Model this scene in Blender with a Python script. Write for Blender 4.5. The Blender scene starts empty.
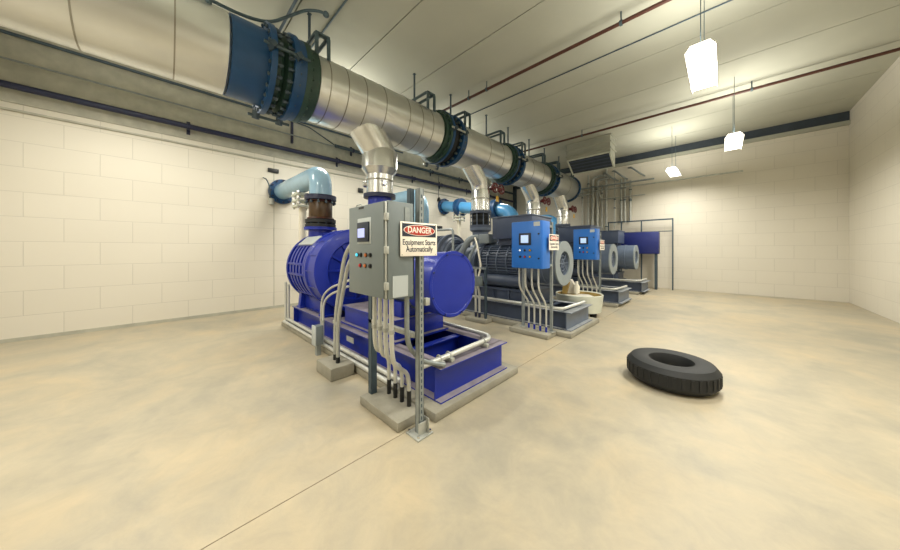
import bpy, bmesh, math, random
from mathutils import Vector, Matrix
random.seed(7)
C = bpy.context.scene.collection
SC = bpy.context.scene
PI = math.pi

# ------------------------------------------------------------------ camera, world, exposure
YAW = math.radians(44.17)
cam_data = bpy.data.cameras.new('camera')
cam_data.sensor_fit = 'HORIZONTAL'
cam_data.sensor_width = 36.0
cam_data.lens = 280.0 / 900.0 * 36.0
cam_data.shift_y = -25.0 / 900.0
cam_data.clip_start = 0.05
cam = bpy.data.objects.new('camera', cam_data)
cam.location = (0, 0, 1.5)
cam.rotation_euler = (PI / 2, 0, YAW)
C.objects.link(cam)
SC.camera = cam

SC.view_settings.view_transform = 'Standard'
SC.view_settings.look = 'None'
SC.view_settings.gamma = 1.0
SC.view_settings.use_curve_mapping = False
SC.view_settings.exposure = -0.15
w = bpy.data.worlds.new('world')
SC.world = w
w.use_nodes = True
w.node_tree.nodes['Background'].inputs[0].default_value = (0.9, 0.95, 1.0, 1)
w.node_tree.nodes['Background'].inputs[1].default_value = 0.3

BACK_ROW_W = 95.0       # lamps hung between the header pipe and the block wall
FRONT_ROW_W = 96.0     # lamps hung over the aisle
LAMP_TINT = (1.0, 0.97, 0.875)
UP_SHARE = 0.5         # upward light added above the closed housings to brighten the ceiling


# ------------------------------------------------------------------ materials
def lin(h):
    h = h.lstrip('#')
    out = []
    for i in (0, 2, 4):
        c = int(h[i:i + 2], 16) / 255
        out.append(c / 12.92 if c <= 0.04045 else ((c + 0.055) / 1.055) ** 2.4)
    return tuple(out)


def new_mat(name):
    m = bpy.data.materials.new(name)
    m.use_nodes = True
    return m, m.node_tree.nodes, m.node_tree.links, m.node_tree.nodes['Principled BSDF']


def mat(name, hexcol, rough=0.5, metal=0.0, var=0.12, scale=6.0, bump=0.0, bscale=60.0, spec=0.5, emit=0.0, coat=0.0):
    m, N, L, b = new_mat(name)
    col = lin(hexcol)
    tc = N.new('ShaderNodeTexCoord')
    nz = N.new('ShaderNodeTexNoise')
    nz.inputs['Scale'].default_value = scale
    nz.inputs['Detail'].default_value = 6
    L.new(tc.outputs['Object'], nz.inputs['Vector'])
    mr = N.new('ShaderNodeMapRange')
    mr.inputs['From Min'].default_value = 0.3
    mr.inputs['From Max'].default_value = 0.7
    mr.inputs['To Min'].default_value = 1 - var
    mr.inputs['To Max'].default_value = 1 + var
    L.new(nz.outputs['Fac'], mr.inputs['Value'])
    mx = N.new('ShaderNodeVectorMath')
    mx.operation = 'SCALE'
    mx.inputs[0].default_value = col
    L.new(mr.outputs['Result'], mx.inputs['Scale'])
    L.new(mx.outputs['Vector'], b.inputs['Base Color'])
    b.inputs['Roughness'].default_value = rough
    b.inputs['Metallic'].default_value = metal
    b.inputs['Specular IOR Level'].default_value = spec
    b.inputs['Coat Weight'].default_value = coat
    if emit:
        b.inputs['Emission Color'].default_value = (*col, 1)
        b.inputs['Emission Strength'].default_value = emit
    if bump:
        n2 = N.new('ShaderNodeTexNoise')
        n2.inputs['Scale'].default_value = bscale
        n2.inputs['Detail'].default_value = 5
        L.new(tc.outputs['Object'], n2.inputs['Vector'])
        bp = N.new('ShaderNodeBump')
        bp.inputs['Strength'].default_value = bump
        bp.inputs['Distance'].default_value = 0.01
        L.new(n2.outputs['Fac'], bp.inputs['Height'])
        L.new(bp.outputs['Normal'], b.inputs['Normal'])
    return m


def floor_mat():
    m, N, L, b = new_mat('floor_concrete')
    tc = N.new('ShaderNodeTexCoord')

    def noise(scale, detail, rough=0.55, dist=0.0):
        n = N.new('ShaderNodeTexNoise')
        n.inputs['Scale'].default_value = scale
        n.inputs['Detail'].default_value = detail
        n.inputs['Roughness'].default_value = rough
        n.inputs['Distortion'].default_value = dist
        L.new(tc.outputs['Object'], n.inputs['Vector'])
        return n

    big = noise(0.9, 6, 0.62, 0.6)
    r1 = N.new('ShaderNodeValToRGB')
    e = r1.color_ramp.elements
    e[0].position = 0.32
    e[0].color = (*lin('9c9686'), 1)
    e[1].position = 0.68
    e[1].color = (*lin('b7a88c'), 1)
    k = r1.color_ramp.elements.new(0.5)
    k.color = (*lin('aca28d'), 1)
    L.new(big.outputs['Fac'], r1.inputs['Fac'])
    mid = noise(3.2, 10, 0.72, 0.5)
    r2 = N.new('ShaderNodeValToRGB')
    r2.color_ramp.elements[0].position = 0.3
    r2.color_ramp.elements[0].color = (0.82, 0.84, 0.86, 1)
    r2.color_ramp.elements[1].position = 0.65
    r2.color_ramp.elements[1].color = (1.04, 1.03, 1.0, 1)
    L.new(mid.outputs['Fac'], r2.inputs['Fac'])
    mx = N.new('ShaderNodeMix')
    mx.data_type = 'RGBA'
    mx.blend_type = 'MULTIPLY'
    mx.inputs['Factor'].default_value = 1
    L.new(r1.outputs['Color'], mx.inputs['A'])
    L.new(r2.outputs['Color'], mx.inputs['B'])
    L.new(mx.outputs['Result'], b.inputs['Base Color'])
    rr = N.new('ShaderNodeMapRange')
    rr.inputs['To Min'].default_value = 0.38
    rr.inputs['To Max'].default_value = 0.62
    L.new(mid.outputs['Fac'], rr.inputs['Value'])
    L.new(rr.outputs['Result'], b.inputs['Roughness'])
    fine = noise(90, 6)
    bp = N.new('ShaderNodeBump')
    bp.inputs['Strength'].default_value = 0.12
    bp.inputs['Distance'].default_value = 0.004
    L.new(fine.outputs['Fac'], bp.inputs['Height'])
    L.new(bp.outputs['Normal'], b.inputs['Normal'])
    return m


def block_mat(name, hexcol, axis):
    """painted concrete block wall; axis = the horizontal axis the wall runs along"""
    m, N, L, b = new_mat(name)
    tc = N.new('ShaderNodeTexCoord')
    sp = N.new('ShaderNodeSeparateXYZ')
    cb = N.new('ShaderNodeCombineXYZ')
    L.new(tc.outputs['Object'], sp.inputs[0])
    L.new(sp.outputs[axis], cb.inputs['X'])
    L.new(sp.outputs['Z'], cb.inputs['Y'])
    br = N.new('ShaderNodeTexBrick')
    br.inputs['Scale'].default_value = 1.0
    br.inputs['Brick Width'].default_value = 0.8
    br.inputs['Row Height'].default_value = 0.41
    br.inputs['Mortar Size'].default_value = 0.006
    br.inputs['Mortar Smooth'].default_value = 0.3
    c = lin(hexcol)
    br.inputs['Color1'].default_value = (*c, 1)
    br.inputs['Color2'].default_value = (*[v * 0.98 for v in c], 1)
    br.inputs['Mortar'].default_value = (*[v * 0.84 for v in c], 1)
    L.new(cb.outputs[0], br.inputs['Vector'])
    L.new(br.outputs['Color'], b.inputs['Base Color'])
    b.inputs['Roughness'].default_value = 0.55
    bp = N.new('ShaderNodeBump')
    bp.invert = True
    bp.inputs['Strength'].default_value = 0.35
    bp.inputs['Distance'].default_value = 0.01
    L.new(br.outputs['Fac'], bp.inputs['Height'])
    L.new(bp.outputs['Normal'], b.inputs['Normal'])
    return m


M = dict(
    floor=floor_mat(),
    wall_y=block_mat('painted_block_wall', 'dcd6c8', 'Y'),
    wall_x=block_mat('painted_block_end_wall', 'd8d2c4', 'X'),
    ceiling=mat('painted_ceiling_plank', 'abab9c', 0.8, var=0.05, scale=0.9),
    dark_gap=mat('dark_joint', '3a3a34', 0.9),
    joint_filler=mat('joint_filler', '7a7263', 0.9, var=0.3, scale=9),
    concrete=mat('cast_concrete', '938f81', 0.85, var=0.12, scale=5, bump=0.5, bscale=45),
    blue=mat('deep_blue_enamel', '142a96', 0.36, var=0.06, spec=0.4, coat=0.1),
    blue_dark=mat('dark_blue_enamel', '1b2668', 0.4, var=0.08),
    navy=mat('navy_pipe_paint', '1c2342', 0.45),
    cab_blue=mat('bright_blue_enamel', '2a70c8', 0.4, var=0.03),
    pipe_blue=mat('light_blue_pipe_paint', '5297cb', 0.28, var=0.05),
    pipe_pale=mat('pale_blue_elbow_paint', '93b9d2', 0.25, var=0.05, coat=0.4),
    flange_blue=mat('medium_blue_flange_paint', '174672', 0.4, var=0.08),
    green=mat('dark_green_flange_paint', '2a453c', 0.5, var=0.12),
    rubber=mat('black_rubber', '1b1d1e', 0.65),
    slate=mat('slate_grey_enamel', '5c687b', 0.4, var=0.08),
    slate_dark=mat('dark_slate_enamel', '424c60', 0.45, var=0.08),
    slate_hood=mat('dark_hood_enamel', '3e4a63', 0.45, var=0.05),
    ring_grey=mat('pale_grey_enamel', '868f93', 0.45, var=0.06),
    cab_grey=mat('grey_cabinet_enamel', '6f7879', 0.42, var=0.03),
    cab_pale=mat('pale_grey_plate', 'b4bbbb', 0.45, var=0.02),
    galv=mat('galvanised_steel', 'b4b6b0', 0.42, 0.45, var=0.12, scale=14),
    strut=mat('strut_channel_steel', '8f9696', 0.45, 0.3, var=0.12, scale=14),
    conduit=mat('conduit_steel', 'c9cac4', 0.36, 0.35, var=0.07, scale=10),
    dark_steel=mat('dark_painted_steel', '43525c', 0.5, 0.2, var=0.1),
    hanger=mat('blue_grey_hanger_steel', '48595f', 0.5, 0.2, var=0.1),
    alu=mat('aluminium_cladding', 'd6d7d4', 0.29, 0.85, var=0.05, scale=2.5, bump=0.08, bscale=5),
    alu_bright=mat('bright_aluminium_cladding', 'dfe0de', 0.26, 0.87, var=0.04, scale=5, bump=0.04, bscale=9),
    seam=mat('cladding_seam', '9a978c', 0.45, 0.7),
    chrome=mat('chrome', 'd8dadc', 0.18, 1.0, var=0.03),
    brown_sleeve=mat('amber_brown_sleeve', '4a3315', 0.35, var=0.25, scale=9),
    rust=mat('red_brown_sprinkler_pipe', '4a261a', 0.5, var=0.15),
    black=mat('black_plastic', '17191b', 0.45),
    screen=mat('lit_screen', 'aab4ee', 0.25, emit=0.7, var=0.03),
    screen_white=mat('lit_white_screen', 'b9d2f6', 0.25, emit=0.55, var=0.03),
    cyan=mat('lit_cyan_lens', '46c8e6', 0.3, emit=0.8),
    white_lens=mat('lit_white_lens', 'e6f2ff', 0.3, emit=0.9),
    red=mat('red_plastic', 'c8242c', 0.35),
    blue_pale=mat('pale_top_blue', '857d86', 0.7, var=0.2, scale=8),  # paler tone for flat top faces of the blue skid and pedestal
    slate_pale=mat('pale_top_slate', '8b8f93', 0.7, var=0.2, scale=8),  # paler tone for flat top faces of the slate skids
    yellow=mat('yellow_plastic', 'd8a92a', 0.4),
    orange=mat('orange_plastic', 'c86a28', 0.4),
    sign_white=mat('sign_white', 'fbf3e6', 0.45, var=0.02),
    sign_black=mat('sign_navy_black', '1b2638', 0.5, var=0.04),
    sign_red=mat('sign_red', 'b5382a', 0.45, var=0.05),
    white=mat('white_paint', 'e2dccb', 0.5, var=0.04),
    offwhite=mat('off_white_enamel', 'cdd0c2', 0.45, var=0.05),
    tan=mat('tan_olive_lining', '9a8248', 0.6, var=0.2),
    plastic_sheet=mat('white_plastic_sheet', 'd3cfc4', 0.4, var=0.1, bump=0.6, bscale=10),
    hood=mat('hood_sheet_metal', 'a6a799', 0.5, 0.2, var=0.04),
    louvre=mat('dark_louvre', '39424c', 0.5, 0.2),
    lamp_body=mat('lamp_housing', 'd8d8d2', 0.4),
    wheel_red=mat('red_handwheel_paint', '641a1f', 0.4, var=0.1),
    olive=mat('upper_wall_paint', 'b0ae9f', 0.7),
)
lm, _N, _L, _b = new_mat('lamp_diffuser')
_b.inputs['Base Color'].default_value = (1, 1, 1, 1)
_b.inputs['Emission Color'].default_value = (*LAMP_TINT, 1)
_b.inputs['Emission Strength'].default_value = 6.0
M['lamp'] = lm


# ------------------------------------------------------------------ mesh builder
def V(*a):
    return Vector(a)


AX = {'X': Vector((1, 0, 0)), 'Y': Vector((0, 1, 0)), 'Z': Vector((0, 0, 1))}


def frame_of(d):
    d = d.normalized()
    up = Vector((0, 0, 1)) if abs(d.z) < 0.9 else Vector((0, 1, 0))
    u = d.cross(up).normalized()
    return u, u.cross(d).normalized()


def rounded(pts, rad, n=6):
    """polyline with its corners rounded off"""
    pts = [Vector(p) for p in pts]
    out = [pts[0]]
    for i in range(1, len(pts) - 1):
        a, b, c = pts[i - 1], pts[i], pts[i + 1]
        d1, d2 = (a - b), (c - b)
        r = min(rad, d1.length * 0.49, d2.length * 0.49)
        p, q = b + d1.normalized() * r, b + d2.normalized() * r
        bis = d1.normalized() + d2.normalized()
        ang = d1.angle(d2)
        if bis.length < 1e-4 or ang > 3.1:
            out.append(b)
            continue
        cen = b + bis.normalized() * (r / math.cos(ang / 2))
        va, vb = p - cen, q - cen
        tot = va.angle(vb)
        for k in range(n + 1):
            t = k / n
            out.append(cen + (va * math.sin((1 - t) * tot) + vb * math.sin(t * tot)) / math.sin(tot))
    out.append(pts[-1])
    return out


class MB:
    def __init__(self):
        self.bm = bmesh.new()
        self.mi = 0

    def _f(self, vs):
        try:
            f = self.bm.faces.new(vs)
            f.material_index = self.mi
            return f
        except ValueError:
            return None

    def box(self, c, s, bev=0.0, rz=0.0, ry=0.0, rx=0.0):
        m = Matrix.Translation(Vector(c)) @ Matrix.Rotation(rz, 4, 'Z') @ Matrix.Rotation(ry, 4, 'Y') @ Matrix.Rotation(rx, 4, 'X')
        vs = []
        for x in (-1, 1):
            for y in (-1, 1):
                for z in (-1, 1):
                    vs.append(self.bm.verts.new(m @ Vector((x * s[0] / 2, y * s[1] / 2, z * s[2] / 2))))
        fs = [self._f([vs[i] for i in q]) for q in ((0, 1, 3, 2), (4, 6, 7, 5), (0, 4, 5, 1), (2, 3, 7, 6), (0, 2, 6, 4), (1, 5, 7, 3))]
        if bev > 0:
            es = list({e for f in fs for e in f.edges})
            r = bmesh.ops.bevel(self.bm, geom=es, offset=bev, segments=2, profile=0.5, affect='EDGES')
            for f in r['faces']:
                f.material_index = self.mi
        return self

    def b2(self, x0, x1, y0, y1, z0, z1, bev=0.0):
        return self.box(((x0 + x1) / 2, (y0 + y1) / 2, (z0 + z1) / 2), (abs(x1 - x0), abs(y1 - y0), abs(z1 - z0)), bev)

    def tube(self, path, r, seg=12, caps=True):
        path = [Vector(p) for p in path]
        n = len(path)
        rs = r if isinstance(r, (list, tuple)) else [r] * n
        tang = []
        for i in range(n):
            a = path[i] - path[i - 1] if i else path[1] - path[0]
            b = path[i + 1] - path[i] if i < n - 1 else path[i] - path[i - 1]
            t = a.normalized() + b.normalized()
            tang.append(t.normalized() if t.length > 1e-6 else a.normalized())
        u, v = frame_of(tang[0])
        rings = []
        for i in range(n):
            if i:
                q = tang[i - 1].rotation_difference(tang[i])
                u = q @ u
                v = q @ v
            k = 1.0
            if 0 < i < n - 1:
                ca = tang[i].dot((path[i + 1] - path[i]).normalized())
                k = 1 / max(0.6, ca)
            ring = []
            bend_dir = None
            for j in range(seg):
                a = 2 * PI * j / seg
                off = u * math.cos(a) * rs[i] + v * math.sin(a) * rs[i]
                ring.append(self.bm.verts.new(path[i] + off))
            rings.append(ring)
        for i in range(n - 1):
            for j in range(seg):
                self._f([rings[i][j], rings[i][(j + 1) % seg], rings[i + 1][(j + 1) % seg], rings[i + 1][j]])
        if caps:
            self._f(rings[0][::-1])
            self._f(rings[-1])
        return self

    def cyl(self, p0, p1, r, seg=20, r2=None):
        return self.tube([p0, p1], [r, r if r2 is None else r2], seg)

    def lathe(self, origin, axis, prof, seg=40, close=False):
        """prof: (t, r) along the axis; r = 0 makes a pole"""
        o = Vector(origin)
        d = AX[axis] if isinstance(axis, str) else Vector(axis).normalized()
        u, v = frame_of(d)
        rings = []
        for t, r in prof:
            if r <= 1e-6:
                rings.append([self.bm.verts.new(o + d * t)])
            else:
                rings.append([self.bm.verts.new(o + d * t + (u * math.cos(2 * PI * j / seg) + v * math.sin(2 * PI * j / seg)) * r) for j in range(seg)])
        pairs = list(zip(rings, rings[1:]))
        if close:
            pairs.append((rings[-1], rings[0]))
        for a, b in pairs:
            for j in range(seg):
                k = (j + 1) % seg
                if len(a) == 1 and len(b) == 1:
                    continue
                if len(a) == 1:
                    self._f([a[0], b[k], b[j]])
                elif len(b) == 1:
                    self._f([a[j], a[k], b[0]])
                else:
                    self._f([a[j], a[k], b[k], b[j]])
        return self

    def ring(self, origin, axis, t0, t1, r_out, r_in, seg=40):
        return self.lathe(origin, axis, [(t0, r_in), (t0, r_out), (t1, r_out), (t1, r_in)], seg, close=True)

    def torus(self, origin, axis, R, r, seg=28, s2=8):
        prof = [(r * math.sin(2 * PI * k / s2), R + r * math.cos(2 * PI * k / s2)) for k in range(s2)]
        return self.lathe(origin, axis, prof, seg, close=True)

    def sphere(self, c, r, seg=16, sc=(1, 1, 1)):
        res = bmesh.ops.create_uvsphere(self.bm, u_segments=seg, v_segments=seg // 2, radius=r)
        for v in res['verts']:
            v.co = Vector((v.co.x * sc[0], v.co.y * sc[1], v.co.z * sc[2])) + Vector(c)
            for f in v.link_faces:
                f.material_index = self.mi
        return self

    def prism(self, pts2, plane, a, b):
        """extrude a 2-D outline; plane 'YZ' (along X), 'XZ' (along Y), 'XY' (along Z)"""
        def mk(p, t):
            return {'YZ': V(t, p[0], p[1]), 'XZ': V(p[0], t, p[1]), 'XY': V(p[0], p[1], t)}[plane]
        A = [self.bm.verts.new(mk(p, a)) for p in pts2]
        B = [self.bm.verts.new(mk(p, b)) for p in pts2]
        n = len(pts2)
        self._f(A[::-1])
        self._f(B)
        for i in range(n):
            j = (i + 1) % n
            self._f([A[i], A[j], B[j], B[i]])
        return self

    def build(self, name, mats, parent=None, smooth=35):
        bmesh.ops.recalc_face_normals(self.bm, faces=self.bm.faces[:])
        off = world_of(parent) if parent is not None else Vector((0, 0, 0))
        if parent is not None:
            bmesh.ops.translate(self.bm, verts=self.bm.verts[:], vec=-off)
        me = bpy.data.meshes.new(name)
        self.bm.to_mesh(me)
        self.bm.free()
        for m in (mats if isinstance(mats, (list, tuple)) else [mats]):
            me.materials.append(M[m] if isinstance(m, str) else m)
        if smooth:
            for p in me.polygons:
                p.use_smooth = True
            me.set_sharp_from_angle(angle=math.radians(smooth))
        o = bpy.data.objects.new(name, me)
        C.objects.link(o)
        if parent is not None:
            o.parent = parent
        return o


def world_of(o):
    p = Vector((0, 0, 0))
    while o is not None:
        p += o.location
        o = o.parent
    return p


def tag(o, label, cat, group=None):
    o['label'] = label
    o['category'] = cat
    if group:
        o['group'] = group
    return o


def thing(name, loc, label, cat, group=None):
    o = bpy.data.objects.new(name, None)
    o.empty_display_size = 0.1
    C.objects.link(o)
    o.location = loc
    return tag(o, label, cat, group)


def dup(root, delta, label=None, group=None):
    """copy of a thing with copies of its parts and sub-parts"""
    def rec(o, parent):
        c = o.copy()
        C.objects.link(c)
        if parent is not None:
            c.parent = parent
        for ch in list(o.children):
            rec(ch, c)
        return c
    r = rec(root, None)
    r.location = root.location + Vector(delta)
    if label:
        r['label'] = label
    if group:
        r['group'] = group
    return r


def struct(name, mb, mats, smooth=0):
    o = mb.build(name, mats, None, smooth)
    o['kind'] = 'structure'
    return o


def place(name, mesh, loc, parent, rot=None):
    """a further part that shares mesh data; loc in world space"""
    o = bpy.data.objects.new(name, mesh)
    C.objects.link(o)
    o.parent = parent
    o.location = Vector(loc) - world_of(parent)
    if rot is not None:
        o.rotation_euler = rot
    return o


def bolt_mesh(name, axis, r, l, m):
    b = MB()
    d = AX[axis]
    b.cyl(-d * l, d * l, r * 0.62, 8)
    b.cyl(-d * l * 0.95, -d * l * 0.45, r, 6)
    b.cyl(d * l * 0.45, d * l * 0.95, r, 6)
    o = b.build(name, m)
    me = o.data
    bpy.data.objects.remove(o)
    return me


def bolts_round(parent, mesh, c, axis, R, n, a0=0.0):
    c = Vector(c)
    u, v = frame_of(AX[axis])
    for k in range(n):
        a = a0 + 2 * PI * k / n
        place('bolt', mesh, c + (u * math.cos(a) + v * math.sin(a)) * R, parent)


def text_part(name, body, size, loc, rot, m, parent, bold=0.0, depth=0.0012, sx=1.0):
    cu = bpy.data.curves.new(name, 'FONT')
    cu.body = body
    cu.size = size
    cu.align_x = 'CENTER'
    cu.align_y = 'CENTER'
    cu.extrude = depth
    cu.offset = bold
    tmp = bpy.data.objects.new(name + '_curve', cu)
    C.objects.link(tmp)
    bpy.context.view_layer.update()
    me = bpy.data.meshes.new_from_object(tmp)
    bpy.data.objects.remove(tmp)
    me.transform(Matrix.Scale(sx, 4, (1, 0, 0)))
    me.materials.clear()
    me.materials.append(M[m])
    o = bpy.data.objects.new(name, me)
    C.objects.link(o)
    o.parent = parent
    o.location = Vector(loc) - world_of(parent)
    o.rotation_euler = rot
    return o


# ------------------------------------------------------------------ the room
XW, YE, YN, XR, H = -8.3, 13.65, -2.0, 2.6, 5.45
XJ = -1.87                                   # saw-cut floor joint
b = MB()
b.b2(XW, XJ - 0.0035, YN, YE, -0.15, 0)
b.b2(XJ + 0.0035, XR, YN, YE, -0.15, 0)
b.mi = 1
b.b2(XJ - 0.0035, XJ + 0.0035, YN, YE, -0.15, -0.003)
struct('floor', b, ['floor', 'joint_filler'])

b = MB()
ys = [YN, -1.15, 0.2, 1.54, 2.87, 4.21, 5.57, 6.92, 8.29, 9.68, 11.05, 12.4, YE]
for y0, y1 in zip(ys, ys[1:]):
    b.b2(XW, XR, y0 + 0.009, y1 - 0.009, H, H + 0.2)
b.mi = 1
b.b2(XW, XR, YN, YE, H + 0.05, H + 0.25)
struct('ceiling', b, ['ceiling', 'dark_gap'])

struct('wall_left', MB().b2(XW - 0.2, XW, YN - 0.2, YE + 0.2, -0.15, H + 0.25), 'wall_y')
struct('wall_back', MB().b2(XW, XR, YE, YE + 0.2, -0.15, H + 0.25), 'wall_x')
struct('wall_front', MB().b2(XW, XR, YN - 0.2, YN, -0.15, H + 0.25), 'wall_x')
struct('wall_right', MB().b2(XR, XR + 0.2, YN - 0.2, YE + 0.2, -0.15, H + 0.25), 'wall_y')
struct('trim_1', MB().b2(XW, XW + 0.004, 2.012, 2.026, 0, 3.9), 'olive')                    # control joint in the block wall
struct('trim_2', MB().b2(XW, XW + 0.03, YN, YE, 3.76, 3.80, 0.008), 'olive')                # ledge where the wall steps
struct('trim_5', MB().b2(XW, XW + 0.02, YN, YE, 3.90, H), 'olive')                          # grey upper band of the wall
struct('trim_3', MB().b2(XW + 0.1, XR, YE - 0.12, YE, 5.06, 5.17), 'hood')                  # pale ledger on the end wall
struct('trim_4', MB().b2(XW + 0.1, XR, YE - 0.05, YE, 5.17, H), 'louvre')                   # dark strip painted for the shadowed gap above the ledger
b = MB()                                                                                    # dark steel framed opening in the far corner
b.b2(-8.28, -8.12, YE - 0.14, YE, 0, 5.0)
b.b2(-7.35, -7.2, YE - 0.14, YE, 0, 5.0)
b.b2(-8.28, -7.2, YE - 0.14, YE, 4.84, 5.0)
struct('door_1', b, 'dark_steel')
struct('baseboard_left', MB().b2(XW, XW + 0.012, YN, YE, 0, 0.06), 'olive')


# ------------------------------------------------------------------ lamps
def pendant(x, y, z, watts, label, up=UP_SHARE):
    t = thing('pendant_lamp', (x, y, z), label, 'lamp', 'strip lamps hung from the ceiling')
    b = MB()
    b.prism([(-0.16, 0.0), (-0.10, 0.09), (0.10, 0.09), (0.16, 0.0), (0.15, 0.0), (0.095, 0.08), (-0.095, 0.08), (-0.15, 0.0)], 'XZ', -0.65, 0.65)
    o = b.build('housing', 'lamp_body', None)
    o.parent = t
    d = MB().b2(-0.13, 0.13, -0.63, 0.63, 0.03, 0.045).build('diffuser', 'lamp', None)
    d.parent = t
    for s in (-0.5, 0.5):
        r = MB().cyl((0, s, 0.085), (0, s, H - z), 0.005, 8).build('hanger_rod', 'hanger', None)
        r.parent = t
    L = bpy.data.lights.new('lamp_light', 'AREA')
    L.shape = 'RECTANGLE'
    L.size = 0.26
    L.size_y = 1.26
    L.energy = watts
    L.color = LAMP_TINT
    L.spread = math.radians(165)
    lo = bpy.data.objects.new('lamp_light', L)
    C.objects.link(lo)
    lo.parent = t
    lo.location = (0, 0, 0.02)
    U = L.copy()  # upward twin added over the housing, lifts the ceiling brightness
    U.energy = watts * up
    U.spread = PI
    uo = bpy.data.objects.new('added_uplight', U)
    C.objects.link(uo)
    uo.parent = t
    uo.location = (0, 0, 0.11)
    uo.rotation_euler = (PI, 0, 0)


for y, lb in ((-0.4, 'strip lamp behind the overhead pipe, nearest the front wall'), (3.0, 'strip lamp between header pipe and wall above the ribbed blue blower'),
              (6.4, 'strip lamp between header pipe and wall by the second blower'), (9.8, 'strip lamp farthest along behind the header pipe')):
    pendant(-6.4, y, 4.45, BACK_ROW_W, lb, 0.32)
for x, y, lb in ((-0.6, 1.2, 'strip lamp hung over the middle of the open floor'), (-0.2, 5.4, 'strip lamp over the aisle beside the second blower'),
                 (0.2, 9.6, 'strip lamp over the aisle at the far end'), (-3.2, -1.0, 'strip lamp near the front wall, short of the blue blower'),
                 (1.3, 3.4, 'added strip lamp nearest the right wall, beside the tyre'),  # put in to brighten the skid ends and other right-facing sides
                 (-1.15, 11.9, 'added strip lamp before the end wall, beyond the blue cabinets')):  # put in to brighten the end wall
    pendant(x, y, 4.05, FRONT_ROW_W * (0.7 if y == 1.2 else 1.1), lb)

# ------------------------------------------------------------------ header pipe
HX, HZ, HR = -4.75, 4.10, 0.50
EX_Y = [(1.02, 1.62), (4.24, 4.94), (6.95, 7.62), (9.48, 10.12)]          # flanged couplings
END_Y = 12.05


def header_section(y0, y1, seams, label):
    t = thing('header_pipe', (HX, (y0 + y1) / 2, HZ), label, 'pipe', 'clad lengths of the overhead header pipe')
    MB().lathe((HX, 0, HZ), 'Y', [(y0, 0), (y0, HR - 0.03), (y0 + 0.03, HR), (y1 - 0.03, HR), (y1, HR - 0.03), (y1, 0)], 56).build('cladding', 'alu', t)
    for s in seams:
        MB().ring((HX, 0, HZ), 'Y', s - 0.007, s + 0.007, HR + 0.005, HR - 0.02, 56).build('seam_band', 'seam', t)
    return t


header_section(YN + 0.03, 0.60, [-1.3, -0.6, 0.1], 'bright metal-clad header pipe length left of the big blue flanges')
header_section(1.62, 4.24, [1.80, 2.08, 2.40, 2.78, 3.30, 3.62, 3.9], 'nearest long metal-clad header pipe length with ring seams, above the grey cabinet')
header_section(4.94, 6.95, [5.9, 6.5], 'metal-clad header pipe length between second and third dark flanged couplings')
header_section(7.62, 9.48, [8.2, 8.9], 'metal-clad header pipe length between third and fourth dark flanged couplings')
header_section(10.12, END_Y, [11.2], 'last metal-clad header pipe length ending in a blue flange')
t = thing('end_flange', (HX, END_Y, HZ), 'blue blind flange closing the far end of the header pipe', 'flange')
MB().lathe((HX, END_Y, HZ), 'Y', [(0, 0), (0, 0.56), (0.07, 0.56), (0.07, 0)], 48).build('flange_disc', 'flange_blue', t)
bm_small = bolt_mesh('bolt', 'Y', 0.024, 0.07, 'dark_steel')
bolts_round(t, bm_small, (HX, END_Y + 0.035, HZ), 'Y', 0.53, 20)

bolt_big = bolt_mesh('bolt', 'Y', 0.03, 0.10, 'hanger')
bolt_chrome = bolt_mesh('bolt', 'Y', 0.026, 0.085, 'dark_steel')


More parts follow.
